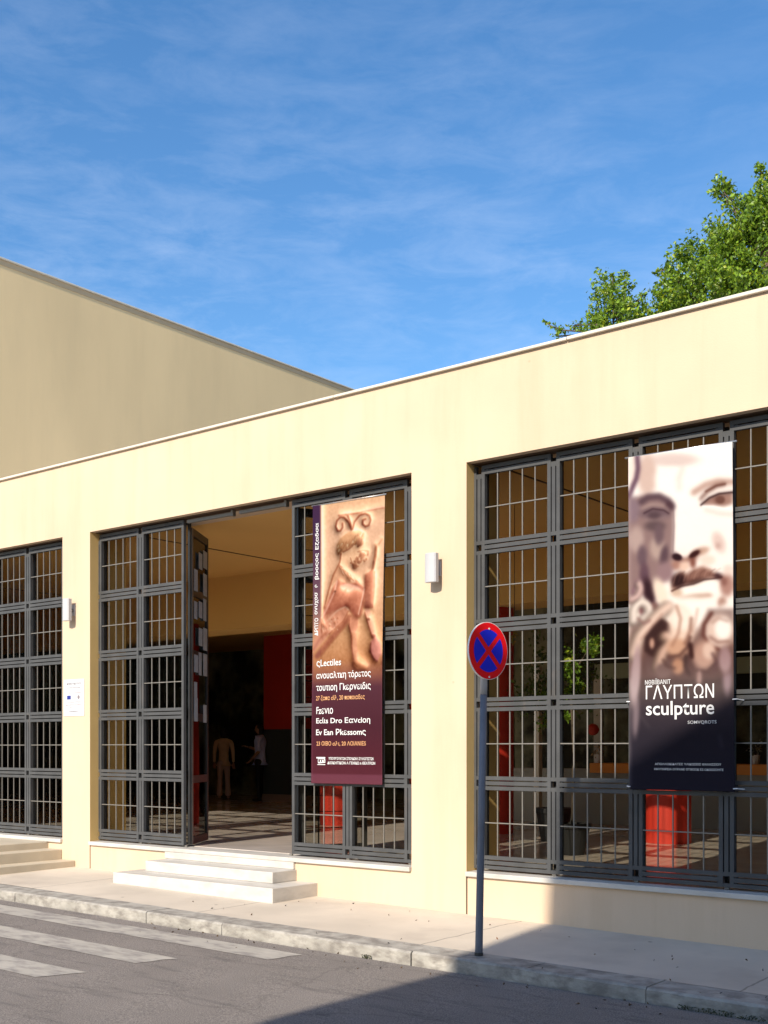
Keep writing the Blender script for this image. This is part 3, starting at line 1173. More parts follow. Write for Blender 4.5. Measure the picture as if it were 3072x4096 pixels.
P1.stroke([(455, 812), (520, 780), (560, 750)], 12, (176, 128, 102), 9)
for k in range(46):
    t_ = hr.random()
    X0, Y0 = 600 + 140 * t_ + hr.uniform(-50, 40), 1000 - 150 * t_ + hr.uniform(-55, 30)
    P1.blob(X0, Y0, hr.uniform(10, 26), hr.uniform(8, 18), hr.choice([(186, 134, 108), (170, 120, 96), (232, 190, 158), (206, 156, 126), (150, 106, 86)]), hr.uniform(-40, 60), a=.75)
P1.stroke([(548, 885), (575, 955), (630, 1012)], 9, (176, 124, 100), 8, .8)
P1.stroke([(640, 810), (700, 790), (772, 800), (766, 850)], 12, (190, 140, 112), 9, .8)
# wing and mane lines down the back
P1.poly([(415, 940), (520, 1050), (640, 1150), (720, 1240), (500, 1260), (390, 1160), (300, 1240), (255, 1400), (280, 1250), (350, 1060)], (232, 184, 150), 10)
for k in range(34):
    t_ = hr.random()
    X0, Y0 = 430 + 250 * t_ - hr.uniform(0, 60), 960 + 250 * t_ + hr.uniform(-10, 60)
    P1.stroke([(X0, Y0), (X0 + hr.uniform(10, 50), Y0 + hr.uniform(20, 60))], 5, hr.choice([DK, (150, 104, 82), LT]), 4, .8)
P1.stroke([(430, 830), (415, 940), (330, 1100), (270, 1290), (210, 1520)], 11, (176, 118, 94), 8)
P1.stroke([(420, 960), (520, 1050), (640, 1150), (722, 1245), (735, 1350)], 12, (250, 220, 194), 9)
# raised limb
P1.poly([(735, 1100), (832, 1030), (850, 1200), (832, 1520), (742, 1520), (725, 1300)], (214, 146, 124), 12)
P1.stroke([(848, 1060), (850, 1250), (832, 1510)], 9, (170, 104, 92), 6)
P1.blob(770, 1400, 50, 60, (172, 112, 98), a=.7); P1.blob(760, 1480, 60, 40, (150, 96, 88), a=.6)
P1.stroke([(830, 1030), (862, 850), (868, 745)], 26, (176, 124, 98), 9); P1.stroke([(850, 720), (900, 715), (942, 650)], 22, (222, 178, 144), 10)
P1.stroke([(834, 1020), (842, 930)], 20, (130, 92, 80), 7)
# body
P1.poly([(390, 1160), (520, 1225), (640, 1190), (722, 1260), (732, 1400), (665, 1600), (600, 1640), (540, 1500), (420, 1520), (250, 1690), (165, 1650), (250, 1450), (320, 1270)], (222, 152, 130), 14)
P1.blob(560, 1270, 130, 50, (244, 196, 172), 10); P1.blob(620, 1440, 95, 150, (202, 132, 112)); P1.blob(640, 1560, 60, 80, (180, 112, 96))
P1.stroke([(380, 1180), (345, 1320), (230, 1560), (175, 1650)], 16, (246, 198, 172), 12); P1.blob(355, 1310, 14, 12, (110, 72, 64))
P1.stroke([(500, 1280), (430, 1400), (390, 1500)], 20, (196, 128, 110), 18, .7)
P1.stroke([(725, 1280), (690, 1450), (655, 1600)], 14, (246, 206, 180), 10)
# haunch
P1.stroke([(540, 1640), (360, 1850), (120, 2130)], 70, (172, 112, 92), 26)
P1.poly([(60, 1970), (170, 1650), (300, 1570), (480, 1500), (530, 1540), (500, 1650), (400, 1750), (280, 1850), (150, 2000), (60, 2090)], (224, 166, 138), 14)
P1.stroke([(260, 1680), (380, 1560), (490, 1505), (528, 1545)], 10, (250, 214, 188), 7); P1.stroke([(528, 1560), (470, 1680), (280, 1850)], 9, DK, 7)
for k in range(26):
    X0, Y0 = hr.uniform(260, 400), hr.uniform(1650, 1800)
    P1.blob(X0, Y0, 9, 9, hr.choice([LT, (186, 128, 104)]), a=.8)
for k in range(16):
    X0, Y0 = hr.uniform(165, 230), hr.uniform(1640, 1800)
    P1.stroke([(X0, Y0), (X0 + 16, Y0 + 40)], 6, hr.choice([LT, DK]), 4, .7)
P1.stroke([(70, 2050), (160, 1900), (250, 1820)], 30, (200, 138, 116), 20, .8)
# standing leg
P1.poly([(545, 1640), (600, 1622), (652, 1660), (650, 1760), (612, 1850), (560, 1835), (540, 1740)], (222, 160, 132), 9)
P1.stroke([(545, 1650), (538, 1750), (562, 1840), (612, 1852)], 10, (160, 100, 86), 7)
P1.stroke([(600, 1860), (602, 1990), (628, 2180)], 72, (216, 158, 126), 12); P1.stroke([(570, 1860), (575, 2000), (598, 2190)], 12, (178, 116, 94), 9)
P1.poly([(590, 2180), (670, 2170), (780, 2255), (760, 2290), (640, 2290), (600, 2250)], (222, 164, 128), 10)
# hanging limb
P1.stroke([(768, 1560), (822, 1740), (852, 1870)], 66, (236, 184, 156), 12); P1.stroke([(735, 1580), (790, 1760), (832, 1890)], 10, (180, 112, 96), 7)
P1.blob(786, 1662, 18, 16, (120, 76, 68)); P1.blob(850, 1880, 26, 26, (150, 92, 84))
P1.poly([(810, 1950), (870, 1880), (935, 1960), (948, 2100), (900, 2190), (850, 2150), (806, 2060)], (212, 148, 138), 10)
P1.stroke([(815, 1960), (808, 2070), (850, 2160), (895, 2195)], 12, (146, 92, 92), 8)
# printed shine and hem lines
P1.stroke([(P1.x.max() - 16, 2100), (P1.x.max() - 20, 3740)], 5, (168, 116, 124), 5, .7)
P1.stroke([(60, 2100), (62, 3740)], 12, (158, 104, 116), 8, .5)

P1.blur(0.7)
def relief(P, bg, k, lo):
    """tones of a shallow carved relief from the drawn figure, lit from the upper right in the picture"""
    g = np.abs(P.c - bg).sum(1).reshape(P.nv + 1, P.nu + 1) / 70.0
    m_ = np.clip(g, 0, 1)
    Q = Paint.__new__(Paint)
    Q.nu, Q.nv = P.nu, P.nv
    out = np.zeros_like(m_)
    for sg, wt in ((1.2, .8), (3.0, 1.6), (6.0, 2.2)):
        Q.c = np.repeat(m_.reshape(-1, 1), 3, 1)
        Q.blur(sg)
        h = Q.c[:, 0].reshape(m_.shape)
        out += wt * (-np.gradient(h, axis=1) * .7 + np.gradient(h, axis=0) * .7) * sg
    return np.clip(out, -1, 1).ravel() * k, m_.ravel()
sh_, fig = relief(P1, BG1, 74, 0)
fade = np.clip((2420 - P1.y) / 200, 0, 1) * np.clip((P1.x - 150) / 30, 0, 1)
P1.mix(.45 * fig * fade, (204, 140, 100))
P1.c += (sh_ * fade)[:, None] * np.array([1, .92, .82])
nz_ = np.random.default_rng(4).normal(size=P1.c.shape[0])
Qn = Paint.__new__(Paint); Qn.nu, Qn.nv = P1.nu, P1.nv
Qn.c = np.repeat(nz_[:, None], 3, 1); Qn.blur(1.3)
P1.c += Qn.c * 14 * fade[:, None]
P1.c = np.clip(np.array([226, 182, 142]) - (np.array([226, 182, 142]) - P1.c) * 1.28, 0, 255)
c1 = [at(1250.6, 2024, 9.335), at(1537, 1977, 9.335), at(1247.6, 3133, 9.335), at(1529.7, 3139.7, 9.335)]
cc1 = [(p.x, p.z) for p in c1]
def wave1(u, v): return 0.005 * np.sin(u * 8 + v * 3) * (.3 + v) + 0.010 * np.sin(v * 5 + u * 2) * (v > 0) - 0.012 * v * (1 - v) - 0.004 * np.cos(u * 6.3) * v
def wave2(u, v): return 0.006 * np.sin(u * 7.5 + v * 4) * (.25 + v) + -0.020 * v * (1 - v) + 0.006 * np.sin(v * 7 + 1) * v - 0.005 * np.cos(u * 6.28) * v
ban1 = banner('narrow brown banner with an animal relief, white text on purple below', P1, cc1, 9.335,
              wave1, [(0.0, 0.02)])


WAVES = {}


def press(o, ban, cc, wv):
    """lay flat printing onto the waving fabric"""
    TL, TR, BL, BR = [np.array(c) for c in cc]
    n = len(o.data.vertices)
    co = np.empty(n * 3)
    o.data.vertices.foreach_get('co', co)
    co = co.reshape(-1, 3)
    off = np.array(rootloc(ban))
    x, z = co[:, 0] + off[0], co[:, 2] + off[2]
    u = np.full(n, .5)
    for _ in range(4):
        zt_, zb_ = TL[1] * (1 - u) + TR[1] * u, BL[1] * (1 - u) + BR[1] * u
        v = (zt_ - z) / (zt_ - zb_)
        xl, xr = TL[0] * (1 - v) + BL[0] * v, TR[0] * (1 - v) + BR[0] * v
        u = (x - xl) / (xr - xl)
    co[:, 1] = wv[0] + wv[1](u, v) - 0.0048 - off[1]
    o.data.vertices.foreach_set('co', co.astype(np.float32).ravel())
    o.data.update()


def bl(ban, cc, s, x0, x1, y0, y1, P, Y, m, turn=False, slant=0.0, bold=0.0, name='lettering'):
    """lettering on a banner from print coordinates x0..x1, y0 (top) .. y1 (bottom)"""
    TL, TR, BL, BR = [np.array(c) for c in cc]
    def uv(x, y):
        d = (P.x - x) ** 2 + (P.y - y) ** 2
        k = int(np.argmin(d))
        u, v = P.u[k], P.v[k]
        return (TL * (1 - u) + TR * u) * (1 - v) + (BL * (1 - u) + BR * u) * v
    xm = (x0 + x1) / 2
    wv = WAVES[ban.name]
    A, B = uv(x0, y1), uv(x1, y0)
    o = lettering(s, FAB[ban.name], A[0], B[0], uv(xm, y1)[1], uv(xm, y0)[1], Y, m, turn, slant, bold, name)
    press(o, ban, cc, wv)
    return o


WAVES[ban1.name] = (9.335, wave1)
def c5(x, y): return (.857 * x, 2054 + .857 * y)
LY1 = 9.335 - 0.0265
for s, x0, x1, y0, y1, m, b in (
        ('ςLectiles', 140, 520, 135, 255, 'lettering', .012),
        ('ανουαλτκη τόρετος', 135, 950, 310, 430, 'lettering', .014),
        ('τουτιοη Γkερνειδις', 135, 955, 490, 610, 'lettering', .014),
        ('27 ζαπα clίλ, 20 ποποιαδες', 137, 862, 665, 745, 'letter_o', .012),
        ('Fzενιο', 137, 398, 840, 945, 'lettering', .012),
        ('Ecίιs Dro Εανclοη', 140, 945, 992, 1100, 'lettering', .014),
        ('Ev Ean Ρkεssomς', 140, 872, 1165, 1272, 'lettering', .014),
        ('23 ΟΙΒΟ cιλι, 20 ΛΟΙΑΝΙΕS', 145, 878, 1340, 1415, 'letter_o', .012),
        ('ΥΠΟΥΡΓΟΥΝΤΩΝ ΣΠΟΥΔΩΝ 5 ΣΥΛΛΟΓΕΣΤΩΝ', 332, 985, 1585, 1622, 'lettering', .02),
        ('ΔΙΟΙΚΗΤΙΚΟΝ Α ΓΕΝΙΚΩ 6 ΘΕΑΤΡΩΝ', 312, 1008, 1650, 1692, 'lettering', .02)):
    (X0, Y0), (X1, Y1) = c5(x0, y0), c5(x1, y1)
    bl(ban1, cc1, s, X0, X1, Y0, Y1, P1, LY1, M[m], bold=b)
# small emblem: a capital above a base line
def quadpart(ban, cc, P, pts_list, Y, m, name):
    TL, TR, BL, BR = [np.array(c) for c in cc]
    q = MB()
    for pts in pts_list:
        vs = []
        for (x, y) in pts:
            k = int(np.argmin((P.x - x) ** 2 + (P.y - y) ** 2))
            u, v = P.u[k], P.v[k]
            w = (TL * (1 - u) + TR * u) * (1 - v) + (BL * (1 - u) + BR * u) * v
            vs.append((w[0], Y, w[1]))
        q.add(vs, [tuple(range(len(vs)))[::-1]])
    o = q.build(name, m, FAB[ban.name])
    press(o, ban, cc, WAVES[ban.name])
    return o
def rect5(x0, x1, y0, y1): return [c5(x0, y0), c5(x1, y0), c5(x1, y1), c5(x0, y1)]
quadpart(ban1, cc1, P1, [rect5(142, 285, 1578, 1598), rect5(175, 275, 1600, 1612), rect5(165, 178, 1612, 1660), rect5(270, 283, 1612, 1660), rect5(200, 215, 1620, 1655),
                         rect5(178, 270, 1656, 1668), rect5(230, 255, 1620, 1650), rect5(160, 285, 1682, 1692)], LY1, M['lettering'], 'emblem')
for s, x0, x1, y0, y1 in (('Εζαδσα', 94, 146, 455, 785), ('βοοςος', 90, 142, 825, 1165), ('θ', 84, 130, 1225, 1265), ('ονυχοσ', 88, 134, 1325, 1600), ('ΔΡΠΤΟ', 86, 132, 1650, 1870)):
    bl(ban1, cc1, s, x0, x1, y0, y1, P1, LY1, M['lettering'], turn=True, bold=.02)

# --- print 2: close view of a marble head
P2 = Paint(150, 460, (92, 117), (1341, 1378), (270, 85), (4237, 4267))
P2.gain = 0.60
def b2(x, y): return (1.2437 * x, 1674 + 1.2437 * y)
P2.ramp([(0, (252, 247, 242)), (.48, (250, 240, 232)), (.57, (196, 170, 158)), (.63, (116, 96, 92)), (.71, (88, 73, 71)), (.77, (58, 48, 55)), (.84, (40, 34, 44)), (1, (38, 34, 48))])
P2.blob(650, 300, 300, 80, (228, 212, 206)); P2.blob(330, 480, 120, 260, (220, 198, 188))
P2.blob(150, 420, 60, 200, (245, 232, 222)); P2.blob(640, 520, 200, 130, (252, 246, 240))
P2.poly([(60, 780), (250, 725), (480, 712), (600, 780), (655, 880), (664, 1100), (650, 1400), (655, 1480), (600, 1700), (540, 1760), (450, 1900), (60, 1950)], (166, 144, 142), 34)
P2.blob(150, 900, 90, 150, (160, 142, 148)); P2.blob(200, 1250, 90, 160, (196, 176, 170)); P2.blob(460, 1350, 90, 140, (196, 176, 168))
P2.stroke([(205, 260), (215, 400), (195, 520), (140, 640), (100, 740)], 58, (128, 104, 118), 18)
P2.stroke([(260, 800), (340, 745), (480, 735), (590, 790), (640, 860)], 78, (122, 104, 110), 26); P2.blob(610, 850, 55, 60, (112, 92, 98))
P2.blob(430, 940, 190, 75, (142, 124, 128)); P2.stroke([(270, 880), (390, 832), (540, 850), (600, 900)], 22, (190, 170, 164), 12)
P2.stroke([(290, 935), (400, 880), (540, 900), (600, 940)], 16, (112, 94, 100), 9); P2.blob(420, 965, 80, 42, (118, 102, 106)); P2.stroke([(300, 1000), (430, 1020), (570, 970)], 16, (176, 156, 154), 10, .8)
P2.blob(430, 1090, 130, 60, (128, 112, 114)); P2.blob(480, 1190, 60, 130, (138, 120, 124)); P2.blob(545, 1450, 50, 130, (124, 106, 112), 8); P2.blob(270, 1450, 60, 130, (136, 118, 124))
P2.stroke([(652, 900), (660, 1100), (652, 1420)], 10, (150, 128, 128), 8, .7)
P2.stroke([(760, 410), (720, 520), (725, 640)], 60, (236, 222, 214), 40, .8)
P2.stroke([(900, 690), (1040, 600), (1180, 560), (1335, 570)], 70, (196, 166, 154), 34, .9); P2.stroke([(985, 770), (1060, 680), (1160, 615), (1250, 596)], 44, (142, 112, 104), 18)
P2.stroke([(1000, 790), (1080, 710), (1200, 660), (1335, 640)], 34, (248, 236, 228), 16)
P2.poly([(985, 842), (1080, 755), (1180, 712), (1345, 700), (1345, 830), (1250, 862), (1120, 845)], (180, 150, 140), 10)
P2.blob(1195, 785, 62, 50, (150, 120, 112)); P2.stroke([(982, 842), (1080, 757), (1190, 708), (1345, 692)], 17, (86, 66, 68), 7)
P2.stroke([(1000, 856), (1130, 858), (1240, 884), (1345, 872)], 24, (254, 249, 244), 8); P2.stroke([(1040, 900), (1200, 945), (1345, 960)], 44, (232, 214, 206), 26, .8)
P2.blob(1190, 1290, 70, 130, (228, 208, 200), -20); P2.blob(1180, 1330, 30, 40, (206, 180, 172))
P2.stroke([(690, 1000), (690, 1350)], 30, (252, 247, 242), 20, .8)
P2.blob(985, 1395, 100, 46, (206, 178, 162), -18); P2.blob(800, 1480, 140, 44, (180, 146, 134)); P2.blob(706, 1460, 66, 48, (96, 74, 80), 12); P2.blob(905, 1430, 78, 36, (112, 82, 78), -32)
P2.blob(780, 1420, 80, 50, (250, 240, 232))
P2.blob(690, 1560, 70, 60, (186, 150, 138)); P2.blob(890, 1535, 34, 60, (150, 108, 98)); P2.blob(790, 1575, 60, 60, (234, 206, 190)); P2.blob(1060, 1500, 90, 60, (240, 222, 210))
P2.poly([(630, 1710), (750, 1630), (820, 1665), (900, 1600), (1010, 1570), (1110, 1615), (1160, 1680), (1235, 1705), (1140, 1725), (1020, 1735), (900, 1785), (760, 1815), (635, 1880)], (160, 128, 118), 12)
P2.stroke([(890, 1615), (1000, 1575), (1100, 1615), (1145, 1665)], 16, (226, 196, 182), 9)
P2.blob(722, 1745, 82, 90, (88, 68, 68), 20); P2.blob(930, 1755, 130, 30, (106, 82, 78), -12); P2.blob(1190, 1695, 66, 36, (92, 68, 70), 25)
P2.blob(1285, 1800, 80, 140, (190, 156, 146)); P2.blob(1300, 1620, 60, 60, (236, 218, 208)); P2.blob(1250, 1760, 40, 50, (160, 124, 116))
P2.poly([(640, 1880), (760, 1820), (900, 1790), (1020, 1740), (1120, 1725), (1185, 1790), (1190, 1880), (1100, 1930), (950, 1960), (800, 1970), (680, 1960)], (253, 246, 238), 16)
P2.blob(700, 1890, 70, 50, (220, 196, 178)); P2.blob(900, 1940, 180, 34, (196, 170, 154), -6); P2.blob(1060, 1920, 60, 26, (206, 180, 166)); P2.blob(860, 2070, 280, 130, (251, 243, 235))
P2.blob(1230, 2010, 50, 70, (190, 160, 148)); P2.blob(1270, 2150, 90, 120, (248, 238, 230))
P2.blob(560, 1640, 100, 120, (170, 146, 148)); P2.blob(300, 1680, 60, 150, (130, 108, 116)); P2.blob(360, 1890, 72, 180, (92, 72, 78), -14); P2.blob(500, 1880, 78, 170, (244, 228, 212), -20)
P2.blob(430, 2060, 60, 60, (150, 122, 118)); P2.blob(230, 1850, 60, 110, (214, 188, 184)); P2.stroke([(150, 1900), (190, 1800), (210, 1740)], 30, (150, 122, 132), 14)
P2.blob(250, 2070, 120, 110, (246, 234, 222)); P2.blob(268, 2090, 32, 64, (142, 104, 106)); P2.blob(160, 1990, 50, 60, (226, 204, 198))
for p_ in (([(240, 580), (330, 460), (420, 410), (510, 500), (532, 610), (500, 700), (400, 760), (300, 770), (236, 720)], (108, 88, 86), 16),):
    P2.poly([b2(*q) for q in p_[0]], p_[1], 22)
P2.stroke([b2(180, 600), b2(280, 500), b2(380, 380), b2(470, 320)], 70, (224, 200, 186), 26)
P2.blob(*b2(560, 360), 130, 130, (250, 240, 230)); P2.blob(*b2(720, 380), 130, 150, (252, 244, 236)); P2.blob(*b2(600, 560), 120, 200, (238, 216, 202))
P2.stroke([b2(545, 420), b2(560, 480)], 24, (200, 172, 158), 14); P2.stroke([b2(440, 440), b2(510, 500), b2(530, 600)], 26, (132, 108, 102), 14)
P2.stroke([b2(470, 610), b2(495, 660), b2(430, 750), b2(395, 840)], 84, (214, 184, 168), 18); P2.blob(*b2(322, 660), 28, 60, (206, 172, 156))
P2.blob(*b2(580, 720), 110, 90, (206, 166, 146)); P2.stroke([b2(500, 790), b2(600, 780), b2(670, 700)], 26, (140, 112, 104), 16)
P2.stroke([b2(880, 380), b2(820, 480), b2(805, 580), b2(850, 680)], 40, (140, 102, 94), 18); P2.stroke([b2(690, 680), b2(705, 790)], 56, (100, 78, 76), 20)
P2.blob(*b2(960, 560), 150, 190, (230, 210, 200)); P2.blob(*b2(1000, 540), 70, 110, (252, 244, 238)); P2.stroke([b2(860, 640), b2(950, 690), b2(1060, 690)], 40, (160, 128, 122), 22)
P2.blob(*b2(820, 790), 120, 150, (192, 160, 148)); P2.blob(*b2(870, 760), 50, 90, (214, 186, 174)); P2.blob(*b2(1000, 800), 70, 120, (170, 144, 144))
P2.blob(*b2(430, 900), 160, 110, (140, 120, 116)); P2.blob(*b2(570, 880), 70, 90, (190, 152, 130)); P2.blob(*b2(310, 820), 70, 160, (130, 112, 112)); P2.blob(*b2(680, 880), 60, 110, (110, 90, 88))
P2.blob(*b2(155, 900), 60, 420, (190, 168, 168), 4); P2.blob(*b2(190, 700), 50, 130, (206, 182, 176)); P2.blob(*b2(1040, 980), 50, 220, (160, 136, 140)); P2.blob(*b2(770, 960), 34, 120, (170, 142, 134))
P2.blob(*b2(160, 1350), 40, 260, (150, 130, 134), 3, a=.8)
P2.stroke([b2(208, 1350), b2(295, 1470)], 4, (170, 160, 150), 4, .8); P2.stroke([b2(965, 1540), b2(990, 1665)], 6, (120, 116, 140), 5, .8)
P2.stroke([(P2.x.min() + 15, 300), (P2.x.min() + 34, 4200)], 14, (240, 226, 222), 10, .45)

def lock(pts, w, col):
    """one carved lock of the beard: dark under-edge, broad ridge, narrow light along the top"""
    pts = [np.array(b2(*q)) for q in pts]
    fine = []
    for k in range(len(pts) - 1):       # Catmull-Rom through the points
        p0, p1, p2, p3 = pts[max(k - 1, 0)], pts[k], pts[k + 1], pts[min(k + 2, len(pts) - 1)]
        for t_ in np.linspace(0, 1, 5)[:-1]:
            fine.append(.5 * (2 * p1 + (p2 - p0) * t_ + (2 * p0 - 5 * p1 + 4 * p2 - p3) * t_ ** 2 + (3 * p1 - p0 - 3 * p2 + p3) * t_ ** 3))
    fine.append(pts[-1])
    w *= 1.2437 * 1.35
    c_ = np.array(col, float)
    P2.stroke([q + np.array([-.18, .16]) * w for q in fine], w * 1.15, c_ * .56, w * .34, .85)
    P2.stroke(fine, w * .9, c_ * .88, w * .34, .9)
    P2.stroke([q + np.array([.14, -.12]) * w for q in fine], w * .40, np.minimum(c_ * 1.06, 254), w * .34, .85)
P2.blur(1.5)
P2.poly([b2(*q) for q in [(100, 420), (240, 470), (330, 420), (480, 480), (620, 640), (700, 640), (800, 480), (860, 330), (1100, 330), (1110, 940), (900, 1010), (300, 1000), (90, 1000)]], (126, 102, 98), 40, .62)
lock([(130, 440), (135, 340), (195, 270), (270, 290), (290, 370), (230, 430)], 56, (244, 228, 218))
lock([(105, 240), (165, 210), (200, 140), (185, 90)], 44, (222, 196, 190))
lock([(140, 760), (190, 610), (280, 500), (380, 390), (480, 310)], 84, (234, 210, 196))
P2.poly([b2(*q) for q in [(250, 600), (330, 490), (410, 420), (500, 480), (540, 600), (500, 700), (420, 760), (330, 790), (250, 740)]], (98, 78, 76), 22)
lock([(390, 880), (420, 760), (480, 680), (495, 625), (455, 590)], 70, (218, 188, 172))
P2.blob(*b2(322, 660), 30, 62, (204, 170, 154))
P2.blob(*b2(600, 520), 140, 250, (238, 214, 198)); P2.blob(*b2(570, 700), 125, 110, (212, 176, 154)); P2.blob(*b2(610, 430), 130, 130, (248, 234, 222))
P2.stroke([b2(490, 790), b2(590, 775), b2(660, 700), b2(690, 600)], 34, (124, 98, 92), 20)
P2.blob(*b2(960, 545), 165, 200, (228, 206, 194)); P2.blob(*b2(1000, 520), 95, 130, (250, 242, 234)); P2.stroke([b2(895, 370), b2(822, 480), b2(815, 580), b2(870, 680), b2(960, 720)], 34, (128, 94, 88), 16)
P2.blob(*b2(820, 770), 130, 165, (200, 168, 154)); P2.blob(*b2(865, 730), 70, 100, (226, 200, 186)); P2.stroke([b2(690, 670), b2(705, 790)], 46, (92, 70, 68), 16); P2.stroke([b2(760, 920), b2(850, 930), b2(930, 850)], 30, (112, 90, 88), 20)
P2.blob(*b2(1020, 820), 70, 150, (178, 152, 152)); P2.blob(*b2(575, 880), 66, 90, (192, 152, 130)); P2.blob(*b2(430, 920), 90, 90, (138, 116, 112)); P2.blob(*b2(775, 985), 26, 80, (176, 148, 142))
P2.blob(*b2(160, 950), 56, 330, (186, 164, 164), 4)
for pts, w_, c_ in (([(560, 300), (600, 420), (580, 560), (520, 680)], 26, (176, 142, 126)), ([(700, 420), (690, 540), (640, 660)], 30, (150, 116, 104)), ([(760, 330), (740, 450), (700, 560)], 22, (206, 178, 164)),
                    ([(900, 460), (960, 420), (1040, 450)], 22, (186, 158, 148)), ([(880, 600), (950, 650), (1050, 640)], 24, (150, 118, 110)), ([(430, 820), (470, 880), (540, 900)], 30, (110, 88, 84)),
                    ([(650, 780), (640, 880), (680, 960)], 36, (96, 78, 76)), ([(900, 760), (940, 840), (920, 930)], 30, (120, 96, 96)), ([(210, 620), (300, 520), (420, 380)], 20, (190, 160, 148)), ([(180, 420), (240, 470), (300, 440)], 24, (158, 126, 122))):
    P2.stroke([b2(*q) for q in pts], w_ * 1.25, c_, 20, .75)
P2.blur(1.5)
# crisp passages: lids, nostrils, the line of the mouth, locks in the moustache
P2.stroke([(290, 938), (400, 884), (540, 902), (600, 942)], 12, (96, 78, 84), 7, .8)
P2.stroke([(982, 842), (1080, 757), (1190, 708), (1345, 692)], 15, (84, 64, 64), 7, .9)
P2.stroke([(1040, 680), (1160, 610), (1260, 592)], 22, (136, 104, 96), 12, .8)
P2.blob(1205, 780, 50, 44, (138, 108, 100)); P2.stroke([(1000, 858), (1130, 860), (1240, 886), (1345, 874)], 16, (254, 250, 246), 8)
P2.blob(704, 1462, 56, 38, (84, 62, 68), 14); P2.blob(905, 1428, 66, 28, (96, 68, 66), -32); P2.stroke([(655, 880), (664, 1100), (652, 1400)], 10, (134, 112, 114), 9, .6)
P2.stroke([(640, 1870), (760, 1812), (900, 1784), (1020, 1734), (1140, 1722), (1225, 1706)], 16, (92, 68, 66), 10, .8)
for k in range(9):
    x_ = 660 + 60 * k
    P2.stroke([(x_, 1780 - 14 * k), (x_ + 24, 1690 - 8 * k), (x_ + 70, 1640 - 5 * k)], 10, ((196, 164, 150), (128, 98, 92))[k % 2], 8, .55)
P2.blur(0.8)
P2.c = np.where(P2.v[:, None] < .7, 252 - (252 - P2.c) * (1 + .28 * np.clip((.7 - P2.v[:, None]) / .1, 0, 1)), P2.c)
c2 = [at(2513, 1830, 9.30), at(2929, 1766, 9.30), at(2519, 3157, 9.30), at(2941, 3167, 9.30)]
cc2 = [(p.x, p.z) for p in c2]
ban2 = banner('large white banner with a close marble face, dark lower end with white words', P2, cc2, 9.30,
              wave2, [(0.0, 0.035)])
WAVES[ban2.name] = (9.30, wave2)
LY2 = 9.30 - 0.031
for s, x0, x1, y0, y1, b in (
        ('ΝΘΒΙΪΒΑΝΙΤ', 258, 508, 1000, 1052, .006), ('ΓΛΥΠΤΩΝ', 262, 918, 1056, 1190, .004), ('sculpture', 262, 920, 1210, 1390, .012),
        ('SOMVQROTS', 665, 938, 1402, 1440, .004), ('ΑΠΟΛΛΟΚΙΔΑΤΕΣ ΥΛΙΚΩΣΕΙΣ ΘΑΛΑΣΣΙΟΥ', 350, 985, 1808, 1832, .014),
        ('ΗΝΥΠΗΡΕΙΑ ΟΥΡΑΝΕ ΟΤΙΒΟΟΚ ΕΣ ΟΔΟΟΣΟΗΤΕ', 340, 1002, 1858, 1884, .014)):
    (X0, Y0), (X1, Y1) = b2(x0, y0), b2(x1, y1)
    bl(ban2, cc2, s, X0, X1, Y0, Y1, P2, LY2, M['lettering'], bold=b)
# ties that hold the banner to the bars
for (u_, zf) in ((0, .27), (1, .27), (0, .985), (1, .985)):
    TL, TR, BL, BR = [np.array(c) for c in cc2]
    p = (TL * (1 - u_) + TR * u_) * zf * 0 + (TL * (1 - u_) + TR * u_) * (1 - (1 - zf)) * 0
    v_ = 0.74 if zf < .5 else 0.995
    q = (TL * (1 - u_) + TR * u_) * (1 - v_) + (BL * (1 - u_) + BR * u_) * v_
    a = MB()
    s_ = -1 if u_ == 0 else 1
    a.tube([(q[0] - s_ * 0.012, 9.285, q[1] + 0.01), (q[0] + s_ * 0.02, 9.292, q[1] + 0.012), (q[0] + s_ * 0.05, 9.375, q[1] + 0.004)], 0.005, 6)
    a.build('tie', M['white'], ban2)

# ---------------------------------------------------------------- no-stopping sign on its pole
pz = gz(-5.11) - 0.02
sg = thing('no_stopping_sign', (-5.111, 7.602, pz), 'round red and blue no stopping sign on a dark leaning pole at the kerb', 'road sign')
ax = lambda t: Vector((-5.111 + 0.050 * t, 7.602 + 0.01 * t, pz + t * (0.93 - pz)))
a = MB(); a.tube([ax(t) for t in (-0.02, .05, .4, .80)], [0.031, 0.030, 0.028, 0.0275], 20); spole = a.build('pole', M['pole'], sg, smooth=True)
a = MB(); a.tube([ax(t) for t in (.8005, .87, .985)], [0.0276, 0.0275, 0.0275], 20); a.build('pole_top', M['polewhite'], spole, smooth=True)
a = MB(); a.tube([ax(t) for t in (-0.02, .012)], [0.036, 0.034], 20); a.build('pole_foot', M['dark'], spole)
SC = Vector((-5.022, 7.598, 0.756))
na = R(-9.0)
nv_ = Vector((math.cos(na), math.sin(na), 0))        # the way the sign faces
hv = Vector((math.sin(-na), math.cos(na), 0)).normalized()
hv = Vector((-nv_.y, nv_.x, 0))                       # to the right as one looks at its face
def face(poly, off, thick):
    n = len(poly)
    vs = [SC + hv * p[0] + Vector((0, 0, p[1])) + nv_ * (off + thick) for p in poly] + [SC + hv * p[0] + Vector((0, 0, p[1])) + nv_ * off for p in poly]
    fs = [tuple(range(n)), tuple(range(2 * n - 1, n - 1, -1))] + [(i, i + n, (i + 1) % n + n, (i + 1) % n) for i in range(n)]
    return vs, fs
def disc(r, n=64): return [(r * math.cos(2 * math.pi * k / n), r * math.sin(2 * math.pi * k / n)) for k in range(n)]
a = MB(); a.add(*face(disc(0.224), -0.010, 0.014)); plate = a.build('sign_plate', M['signwhite'], sg)
